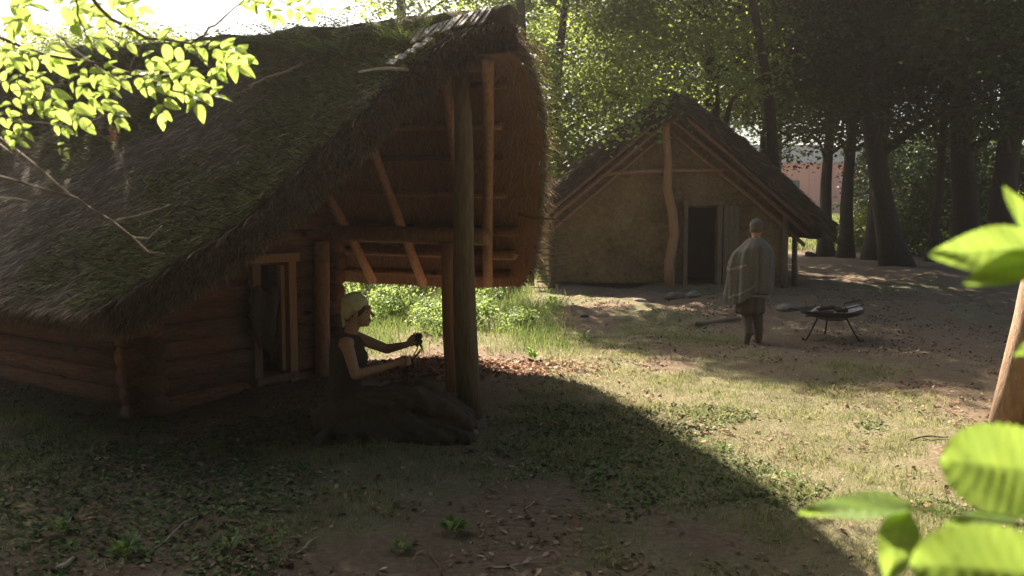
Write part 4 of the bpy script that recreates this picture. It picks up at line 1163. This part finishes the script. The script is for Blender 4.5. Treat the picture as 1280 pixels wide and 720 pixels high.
# ------------------------------------------------------------------ walking person
W1 = Vector((3.34, 12.2, H(3.34, 12.2)))
pm = empty('person', W1)
tag(pm, 'walking person seen from behind in grey wool cape and knitted cap', 'person')
b = MB()
hc = Vector((.045, .02, 1.60))
b.ell(hc, (.078, .098, .115)); b.ell(hc + Vector((0, .035, -.055)), (.06, .062, .075)); b.capsule(hc + Vector((0, .10, -.02)), hc + Vector((0, .118, -.045)), .01, .014)
for s in (-1, 1): b.ell(hc + Vector((s * .08, .0, -.02)), (.012, .022, .034))
b.capsule(hc + Vector((-.005, -.015, -.09)), (.03, -.01, 1.40), .055, .062)
b.capsule((-.09, 0, 1.355), (.14, 0, 1.355), .062, .062); b.capsule((.02, 0, 1.30), (.02, 0, 1.05), .15, .14); b.capsule((.02, 0, 1.05), (.02, 0, .90), .14, .15)
def limb(a, c, d_, r0, r1, r2): b.capsule(a, c, r0, r1); b.capsule(c, d_, r1, r2)
limb((-.11, 0, 1.33), (-.24, .05, 1.08), (-.14, .26, 1.05), .055, .045, .03); limb((.16, 0, 1.34), (.19, .02, 1.10), (.20, .24, 1.02), .055, .045, .03)
for s, x in ((-1, -.13), (1, .19)):
    b.ell((x, .30, 1.05), (.022, .045, .035))
    for k in range(4): b.capsule((x, .32, 1.075 - k * .017), (x - s * .035, .36, 1.07 - k * .017), .009, .008); b.capsule((x - s * .035, .36, 1.07 - k * .017), (x - s * .05, .33, 1.07 - k * .017), .008, .007)
    b.capsule((x, .29, 1.08), (x - s * .03, .32, 1.10), .011, .009)
limb((.08, 0, .88), (.09, .05, .48), (.10, -.02, .09), .09, .06, .042)
limb((-.06, 0, .88), (-.055, .10, .50), (-.07, -.16, .17), .09, .06, .042)
link('body', fuse(b, 'body', .010, 3), M['skin'], pm)
b = MB()
b.capsule((.085, 0, .88), (.095, .05, .48), .105, .082); b.capsule((.095, .05, .48), (.10, -.01, .10), .08, .062)
b.capsule((-.06, 0, .88), (-.055, .10, .50), .105, .082); b.capsule((-.055, .10, .50), (-.07, -.15, .17), .08, .060); b.ell((.02, 0, .92), (.17, .13, .12))
link('trousers', fuse(b, 'trousers', .012, 3), M['trouser'], pm)
for nm, c, h in (('shoe', (.10, .05, .045), 0), ('shoe', (-.07, -.10, .10), .9)):
    b = MB(); rt = Matrix.Rotation(-h, 3, 'X'); c = Vector(c)
    b.capsule(c + rt @ Vector((0, -.06, .01)), c + rt @ Vector((0, .13, -.005)), .048, .038); b.capsule(c + rt @ Vector((0, -.07, .02)), c + rt @ Vector((0, -.07, .09)), .05, .052)
    link(nm, fuse(b, nm, .010, 3), M['leather'], pm)
b = MB(); b.capsule((.0, 0, 1.15), (.0, 0, .92), .17, .18)
for k in range(10):
    a = 2 * math.pi * k / 10; b.capsule((math.cos(a) * .10, math.sin(a) * .08, .95), (math.cos(a) * .16 - .02, math.sin(a) * .13, .47), .07, .055)
link('tunic', fuse(b, 'tunic', .014, 3), M['tunic'], pm)
b = MB(); pts = [(math.cos(a) * .235 - .015, math.sin(a) * .205, .68 + .012 * math.sin(3 * a)) for a in np.linspace(0, 2 * math.pi, 30)]
b.tube(pts, .022, 8); b.build('belt', M['stripe'], pm, True)
def cape_fn(u, v, grow=0.0):
    a = 2 * math.pi * u                      # 0 = right, pi/2 = ahead, pi = left, 3pi/2 = back
    ca, sa = math.cos(a), math.sin(a)
    left = max(0, -ca); right = max(0, ca); back = max(0, -sa)
    zt = 1.475
    hem = .72 - .18 * left ** 1.3 + .03 * right + .02 * math.sin(3 * a + .2) - .012 * math.sin(8 * a)
    z = zt + (hem - zt) * v
    sh = min(1, (v / .16)) ** .6              # shoulders come out quickly
    rx = .080 + sh * (.160 + .035 * right) + left * sh * (.15 * math.sin(min(1, v * 1.9) * math.pi * .62) + .03 * v) - .01 * v
    ry = .080 + sh * .110 + .07 * v + .10 * max(0, sa) * sh * math.sin(min(1, v * 1.6) * math.pi * .5)
    fold = (.022 * math.sin(6 * a + 1.0 + 1.6 * v) + .017 * math.sin(11 * a + 2 - 1.1 * v) + .010 * math.sin(19 * a + 2 * v)) * v ** .6 * 1.5
    return ((rx + fold + grow) * ca * .86 + .025 - .012 * v, (ry + fold + grow) * sa - .01, z - .05 * sh * abs(ca) ** 2 * (1 - v) * 1.2 + .012 * math.sin(11 * a) * v)
cp = sheet('cape', cape_fn, 96, 40, M['cape'], pm, .010)
# pale woven bands
def band(v0, v1, u0, u1):
    return sheet('woven_band', lambda u, v: cape_fn(u0 + (u1 - u0) * u, v0 + (v1 - v0) * v + .10 * (u - .5) * 0, .013), 40, 3, M['stripe'], pm, .003)
band(.40, .45, .46, .66); band(.83, .87, .44, .72)
b = MB(); b.ell(hc + Vector((0, -.008, .055)), (.091, .108, .092)); b.ell(hc + Vector((0, -.01, .0)), (.092, .108, .07)); b.capsule(hc + Vector((0, -.01, .13)), hc + Vector((0, -.015, .145)), .03, .02)
cm_ = fuse(b, 'cap', .008, 3); bmx = bmesh.new(); bmx.from_mesh(cm_)
bmesh.ops.bisect_plane(bmx, geom=bmx.verts[:] + bmx.edges[:] + bmx.faces[:], plane_co=hc + Vector((0, 0, -.03)), plane_no=Vector((0, .35, -1)).normalized(), clear_outer=True)
bmx.to_mesh(cm_); bmx.free(); link('cap', cm_, M['cap'], pm)

# ------------------------------------------------------------------ fire bowl
F0 = Vector((4.50, 12.35, H(4.5, 12.35)))
fb = empty('fire_bowl', F0); tag(fb, 'shallow black iron fire bowl on three splayed legs', 'fire bowl')
b = MB(); prof = [(.02, .25), (.15, .258), (.28, .285), (.38, .335), (.44, .40), (.455, .425), (.44, .425), (.37, .35), (.27, .30), (.14, .275), (.02, .268)]
v = []; f = []; n = 28
for rr0, z in prof:
    z = .425 - (.425 - z) * .68
    for k in range(n): v.append((rr0 * math.cos(2 * math.pi * k / n), rr0 * math.sin(2 * math.pi * k / n), z))
for i in range(len(prof) - 1):
    for k in range(n): f.append((i * n + k, i * n + (k + 1) % n, (i + 1) * n + (k + 1) % n, (i + 1) * n + k))
b.add(v, f); b.build('bowl', M['iron'], fb, True)
for a in (200, 320, 80):
    ca, sa = math.cos(R(a)), math.sin(R(a)); b = MB()
    b.tube([(ca * .22, sa * .22, .322), (ca * .36, sa * .36, .08), (ca * .41, sa * .41, .015), (ca * .46, sa * .46, .02), (ca * .46, sa * .46, .05)], .013, 8); b.build('leg', M['iron'], fb, True)
b = MB(); b.tube([(-.45, .02, .42), (-.56, .02, .435), (-.60, .02, .42)], .012, 8); b.build('handle', M['iron'], fb, True)
b = MB(); nz_ = Noise(5, 9, 3); b.ell((-.06, 0, .345), (.30, .26, .06)); vv = np.array(b.v); vv[:, 2] += .03 * nz_(vv[:, 0], vv[:, 1]); b.v = [tuple(q) for q in vv]
ao = b.build('ash_heap', M['ash'], None, True); ao.location = F0; tag(ao, 'heap of pale grey ash in the fire bowl', 'ash')
for k, (a, c, lab) in enumerate([((-.20, -.05, .42), (.06, .05, .455), 'charred log lying across the left of the fire bowl'), ((-.05, .12, .40), (.20, -.1, .43), 'charred log in the middle of the fire bowl'), ((-.28, -.12, .385), (-.02, -.15, .39), 'short charred stick at the near rim of the fire bowl')]):
    ob = fallen('charred_log', F0 + Vector(a), F0 + Vector(c), .035, .03, 'char', lab, 'firewood', .01)
for k in range(5):
    stone_b = MB(); stone_b.ell((0, 0, 0), (.03, .025, .02), None, 8, 6, ); ob = stone_b.build('ember_lump', M['rust'], None, True); ob.location = F0 + Vector((-.30 + k * .09, -.17 - .02 * (k % 2), .375 - .004 * k)); tag(ob, 'reddish cinder lying at the near rim of the fire bowl', 'cinder', 'cinders in the fire bowl')
pn = empty('roasting_tray', F0 + Vector((.30, -.02, .425))); tag(pn, 'small white enamel tray on the right rim of the fire bowl', 'tray')
b = MB(); b.box((0, 0, .012), (.24, .16, .012), Matrix.Rotation(R(-14), 3, 'Y') @ Matrix.Rotation(R(25), 3, 'X')); b.build('tray_floor', M['white'], pn)
b = MB(); b.tube([(-.12, -.08, .02), (.12, -.08, .075), (.14, .08, .13), (-.10, .08, .075), (-.12, -.08, .02)], .009, 6); b.build('tray_rim', M['iron'], pn, True)

# ------------------------------------------------------------------ foreground sprays
def leaf_mesh(name, L, Wd, serr=.0, droop=.15, cup=.12, teeth=14, seed=0, lobes=0, blunt=False):
    """leaf with midrib, side veins and toothed margin; base at origin, +x to the tip, +z up"""
    ns, nw = 56, 16; v = []; f = []; col = []
    for i in range(ns + 1):
        s = i / ns
        w = Wd * .5 * (math.sin(math.pi * min(1, s ** .75)) ** .8) * (1 - .25 * s) + .0004
        if blunt: w = Wd * .5 * max(0, 1 - abs(2 * s ** .9 - 1) ** 2.6) ** .55 + .0004
        w *= 1 + serr * (abs(((s * teeth) % 1) - .5) * 2 - .5)
        if lobes: w *= 1 - .30 * (math.cos(s * lobes * 2 * math.pi) * .5 + .5) * math.sin(math.pi * s)
        for j in range(nw + 1):
            q = j / nw * 2 - 1
            vein = abs(math.sin((s * 9 - abs(q) * 1.4) * math.pi))
            z = -droop * L * s * s + cup * abs(q) * w * 2 - (.009 * L * (1 - vein) ** 3) * (1 - abs(q) * .3) + .02 * L * math.sin(s * 9 + q * 3 + seed)
            v.append((s * L, q * w, z))
            k = 1.0 - .26 * (1 - vein) ** 3 - (.25 if j == nw // 2 else 0) + .10 * math.sin(s * 13 + q * 5 + seed)
            col.append((k, k, k * .95))
    for i in range(ns):
        for j in range(nw):
            a = i * (nw + 1) + j; f.append((a, a + nw + 1, a + nw + 2, a + 1))
    return mesh_np(name, v, f, col)

def orient(o, p, tipdir, normal):
    x = Vector(tipdir).normalized(); z = Vector(normal); z = (z - x * z.dot(x)).normalized(); y = z.cross(x)
    m = Matrix((x, y, z)).transposed().to_4x4(); m.translation = p
    o.matrix_world = m

# upper left: elder boughs hanging into the picture about 2.8 m away
eb = empty('elder_branch', px(-40, 60, 2.8)); EO = eb.location.copy()
tag(eb, 'backlit leafy branch with lime green leaves hanging in at upper left', 'branch')
el_m = [leaf_mesh('leaf', .075, .042, .06, .18, .16, 18, k) for k in range(4)]
for m_ in el_m: m_.materials.append(M['leaf_near']); m_.shade_smooth()
lr = random.Random(12)
twigs = [
    ([(100, -20, 2.7), (140, 25, 2.7), (185, 48, 2.72), (240, 55, 2.75)], .0075, 'twig'),
    ([(240, 55, 2.75), (262, 36, 2.78), (285, 18, 2.8), (310, -6, 2.82)], .0045, 'twig'),
    ([(240, 55, 2.75), (252, 72, 2.74), (262, 90, 2.72), (270, 100, 2.72)], .003, 'twig'),
    ([(-20, 38, 2.9), (30, 60, 2.88), (70, 72, 2.86), (120, 78, 2.85), (160, 90, 2.83), (205, 108, 2.8), (240, 122, 2.78)], .0065, 'twig'),
    ([(205, 108, 2.8), (203, 124, 2.8), (203, 140, 2.8)], .0022, 'twig'),
    ([(70, 42, 2.95), (95, 65, 2.92), (130, 90, 2.9), (160, 110, 2.88)], .004, 'twig'),
    ([(95, -10, 2.6), (98, 20, 2.6), (108, 45, 2.62), (118, 66, 2.64)], .0035, 'twig'),
    ([(-10, 20, 3.0), (40, 32, 3.0), (80, 26, 3.0)], .003, 'twig'),
    ([(-10, 150, 3.0), (40, 152, 3.0), (90, 160, 2.98), (115, 152, 2.96), (138, 140, 2.95)], .0032, 'twig'),
    ([(-10, 100, 2.9), (30, 112, 2.88), (55, 126, 2.86), (62, 160, 2.85)], .003, 'twig'),
    ([(300, -6, 2.9), (330, 6, 2.9), (345, 16, 2.9)], .003, 'twig'),
    ([(330, -8, 2.95), (360, 6, 2.95), (380, 16, 2.95)], .003, 'twig'),
    ([(160, 90, 2.83), (172, 66, 2.84), (180, 50, 2.86)], .002, 'twig'),
    ([(120, 78, 2.85), (140, 60, 2.86), (152, 52, 2.88)], .002, 'twig'),
    ([(30, 60, 2.88), (24, 90, 2.86), (14, 130, 2.85)], .0025, 'twig'),
]
for pts, r0, mt in twigs:
    b = MB(); q = [px(*p) - EO for p in pts]
    sm = []
    for i in range(len(q) - 1):
        for k in range(3): sm.append(q[i].lerp(q[i + 1], k / 3) + Vector((lr.uniform(-1, 1), 0, lr.uniform(-1, 1))) * .004)
    sm.append(q[-1])
    b.tube(sm, [r0 * (1 - .5 * i / len(sm)) for i in range(len(sm))], 6, True, .12); b.build('twig', M[mt], eb, True)
# leaves: (x, y, tip angle in the picture, length in pixels)
LV = []
def spray(x0, y0, x1, y1, n, ln, spread=1.0):
    for k in range(n):
        t = (k + .5) / n; a0 = math.degrees(math.atan2(y1 - y0, x1 - x0))
        LV.append((x0 + (x1 - x0) * t, y0 + (y1 - y0) * t, a0 + (1 if k % 2 else -1) * lr.uniform(35, 75) * spread, ln * lr.uniform(.75, 1.2)))
    LV.append((x1, y1, math.degrees(math.atan2(y1 - y0, x1 - x0)) + lr.uniform(-15, 15), ln * 1.1))
for a in [(205, 122, 204, 142, 3, 26), (225, 112, 268, 120, 5, 27), (240, 60, 290, 62, 6, 28), (262, 70, 300, 84, 5, 28), (238, 100, 246, 130, 4, 30), (185, 88, 225, 104, 6, 28), (160, 92, 200, 108, 5, 26), (195, 52, 236, 62, 5, 28), (150, 60, 170, 50, 3, 22),
          (128, 84, 150, 100, 5, 24), (95, 80, 120, 95, 4, 26), (55, 60, 64, 72, 3, 36), (62, 112, 70, 130, 3, 34), (90, 130, 100, 148, 4, 30), (110, 120, 128, 130, 5, 22), (138, 132, 150, 148, 4, 22), (50, 105, 40, 115, 3, 26), (10, 140, 30, 165, 6, 18), (20, 120, 0, 150, 5, 20), (62, 155, 80, 160, 4, 16), (70, 180, 80, 190, 3, 12),
          (70, 5, 100, 10, 5, 40), (10, 10, 30, 8, 5, 36), (36, 20, 20, 30, 4, 26), (140, 15, 150, 6, 3, 30), (100, 40, 125, 52, 4, 26), (150, 36, 170, 30, 3, 20), (330, 8, 345, 18, 4, 20), (355, 6, 380, 18, 5, 22), (345, 0, 320, -6, 3, 22), (0, 100, 18, 104, 4, 22), (30, 96, 50, 98, 4, 18), (272, 80, 268, 98, 4, 22), (280, 60, 305, 70, 4, 22), (212, 86, 235, 92, 5, 24), (170, 104, 190, 110, 4, 22)]:
    spray(*a)
for a in [(0, 30, 40, 40, 5, 24), (20, 62, 52, 76, 5, 22), (110, 8, 128, 24, 4, 26), (150, 2, 176, 8, 4, 22), (80, 34, 96, 30, 3, 24), (0, 165, 24, 178, 5, 16), (30, 128, 56, 140, 5, 20), (84, 96, 104, 110, 4, 22), (0, 60, 18, 76, 5, 24), (296, 8, 318, 4, 4, 18), (366, 2, 392, 10, 4, 18), (176, 70, 196, 80, 4, 22), (118, 104, 136, 112, 4, 20)]:
    spray(*a)
for (x, y, an, ln) in LV:
    d = 2.8 + lr.uniform(-.18, .18)
    p = px(x, y, d); L = ln / 1100 * d * 1.12
    me = el_m[lr.randrange(4)]
    o = link('leaf', me, None, eb)
    a = R(an); tip = Vector((math.cos(a), lr.uniform(-.45, .45), -math.sin(a) - .1)); nrm = Vector((lr.uniform(-.5, .5), -1 + lr.uniform(-.2, .4), lr.uniform(.0, 1.1)))
    orient(o, p - EO, tip, nrm); k = L / .075 * .72; o.scale = (k, k, k)
# bare twigs crossing in front of the roof
bt = empty('bare_branch', px(-30, 190, 2.7)); BO = bt.location.copy(); tag(bt, 'thin bare branch slanting across the thatch at left', 'branch')
for pts, r0 in [([(-20, 215, 2.7), (20, 226, 2.7), (60, 238, 2.7), (95, 247, 2.7), (115, 262, 2.69), (140, 276, 2.68), (165, 296, 2.68), (185, 315, 2.68), (205, 318, 2.68)], .0055), ([(0, 172, 2.75), (30, 195, 2.74), (55, 215, 2.72), (80, 238, 2.71), (110, 258, 2.7), (140, 276, 2.68)], .005), ([(140, 276, 2.68), (160, 272, 2.68), (178, 268, 2.68), (215, 256, 2.68)], .0022), ([(-10, 246, 2.8), (20, 248, 2.8), (45, 254, 2.8)], .002), ([(165, 296, 2.68), (185, 298, 2.68), (203, 282, 2.68)], .0018),
                ([(0, 180, 2.72), (15, 192, 2.72), (35, 190, 2.72), (55, 193, 2.72)], .003), ([(155, 218, 2.7), (160, 230, 2.7), (170, 240, 2.7)], .0018)]:
    b = MB(); q = [px(*p) - BO for p in pts]; b.tube(q, [r0 * .68 * (1 - .6 * i / len(q)) for i in range(len(q))], 6, True, .1); b.build('twig', M['twig_pale'] if r0 < .0054 else M['twig'], bt, True)
fs_ = empty('seed_stalk', px(120, 160, 2.78)); FO = fs_.location.copy(); tag(fs_, 'small reddish flower stalk cluster hanging below the leafy branch', 'flower')
b = MB(); b.tube([px(112, 158, 2.78) - FO, px(122, 166, 2.78) - FO, px(138, 177, 2.78) - FO], .0016, 5)
b.build('stem', M['twig_pale'], fs_)
for k in range(16):
    b = MB(); a = lr.uniform(-1.2, 1.2); p0 = px(138, 177, 2.78) - FO; c = px(143 + lr.uniform(-8, 8), 166 + lr.uniform(-9, 12), 2.78 + lr.uniform(-.02, .02)) - FO
    b.tube([p0, p0.lerp(c, .6) + Vector((.004, 0, .004)), c], [.0012, .0009, .0009], 5); b.ell(c, (.0025, .0025, .0025), None, 6, 4); b.build('floret', M['pinkstalk'], fs_)

# lower right: sapling close to the camera
sp = empty('sapling', px(1330, 900, .95)); SO = sp.location.copy(); tag(sp, 'blurred sapling with broad lime green leaves in the lower right foreground', 'sapling')
b = MB(); b.tube([px(1330, 900, .95) - SO, px(1316, 700, .95) - SO, px(1306, 560, .95) - SO, px(1304, 420, .95) - SO, px(1300, 300, .95) - SO, px(1296, 240, .95) - SO], [.006, .005, .0045, .004, .003, .002], 8); b.build('stem', M['twig'], sp, True)
def sleaf(xb, yb, xt, yt, d, wid, normal, serr=.10, lobes=0, droop=.1, dz=0.0, seed=0, mat='leaf_sap', blunt=False):
    p0 = px(xb, yb, d); p1 = px(xt, yt, d + dz); L = (p1 - p0).length
    me = leaf_mesh('leaf', L, wid * L, serr, droop, .10, 13, seed, lobes, blunt); me.materials.append(M[mat]); me.shade_smooth()
    o = link('leaf', me, None, sp); orient(o, p0 - SO, p1 - p0, normal)
    b = MB(); s0 = px(1306, yb + 20, .95) - SO; b.tube([s0, (p0 - SO).lerp(s0, .5) + Vector((0, 0, .004)), p0 - SO], .0012, 5); b.build('leaf_stalk', M['fern'], sp)
sleaf(1318, 596, 1178, 576, .92, .78, (.05, -1, .35), .10, 0, .06, 0, 1, blunt=True)
sleaf(1318, 722, 1140, 706, .82, .62, (.0, -1, .55), .10, 0, .05, 0, 2, blunt=True)
sleaf(1140, 634, 998, 640, .95, .55, (.05, -.12, 1), .16, 0, .02, .0, 3)
sleaf(1135, 640, 1108, 730, .93, .55, (-.5, -.6, -.1), .08, 0, .05, .02, 4)
sleaf(1300, 312, 1163, 318, .95, .52, (.05, -1, .2), .05, 0, .02, 0, 5)
sleaf(1300, 322, 1206, 354, .93, .45, (-.1, -1, .2), .05, 0, .02, 0, 6)
sleaf(1300, 305, 1258, 232, .97, .5, (.2, -1, .4), .05, 0, .05, 0, 7)
sleaf(1310, 425, 1268, 445, .95, .5, (.2, -1, .4), .05, 0, .05, 0, 8)
sleaf(1290, 640, 1180, 655, .98, .35, (.05, -.3, 1), .12, 0, .02, 0, 9)
b = MB(); b.tube([px(1306, 660, .95) - SO, px(1220, 650, .96) - SO, px(1140, 634, .95) - SO], .0013, 5); b.build('leaf_stalk', M['fern'], sp)


# ------------------------------------------------------------------ woodland behind and overhead, unseen, added to block skylight
rw = np.random.default_rng(401); n = 34000
ang = rw.uniform(R(160), R(388), n); rad_ = rw.uniform(6, 17, n); zz = rw.uniform(.6, 14, n)
P = np.stack([np.cos(ang) * rad_, np.sin(ang) * rad_ - 1.0, zz], -1)
P += .8 * np.stack([np.sin(P[:, 2] * 1.7 + P[:, 1]), np.cos(P[:, 0] * 1.3 + P[:, 2]), np.sin(P[:, 0] * 1.1 + P[:, 1] * .9)], -1)
q = rw.integers(0, n, 6500)
P[q] = np.stack([rw.uniform(-2.5, 14, 6500), rw.uniform(-12, 3.5, 6500), rw.uniform(10, 15, 6500)], -1)
v, f = leaves_np(P, .62, 402, .9)
wd = link('shade_woodland', mesh_np('shade_woodland', v, f), M['leaf2'])
tag(wd, 'unseen leafy wood added behind and overhead to deepen the shade', 'shade_woodland', kind='stuff')

# ------------------------------------------------------------------ scattering volume added to stand in for lens veiling glare
mh = bpy.data.materials.new('glare_haze'); mh.use_nodes = True
nt = mh.node_tree; nt.nodes.remove(nt.nodes['Principled BSDF'])
pv = nt.nodes.new('ShaderNodeVolumePrincipled'); pv.inputs['Color'].default_value = (.95, .86, .80, 1)
pv.inputs['Density'].default_value = .0021; pv.inputs['Anisotropy'].default_value = .86
nt.links.new(pv.outputs[0], nt.nodes['Material Output'].inputs['Volume'])
b = MB(); b.box((10, 40, 8.5), (130, 130, 20)); hz = b.build('glare_haze', mh); tag(hz, kind='stuff')
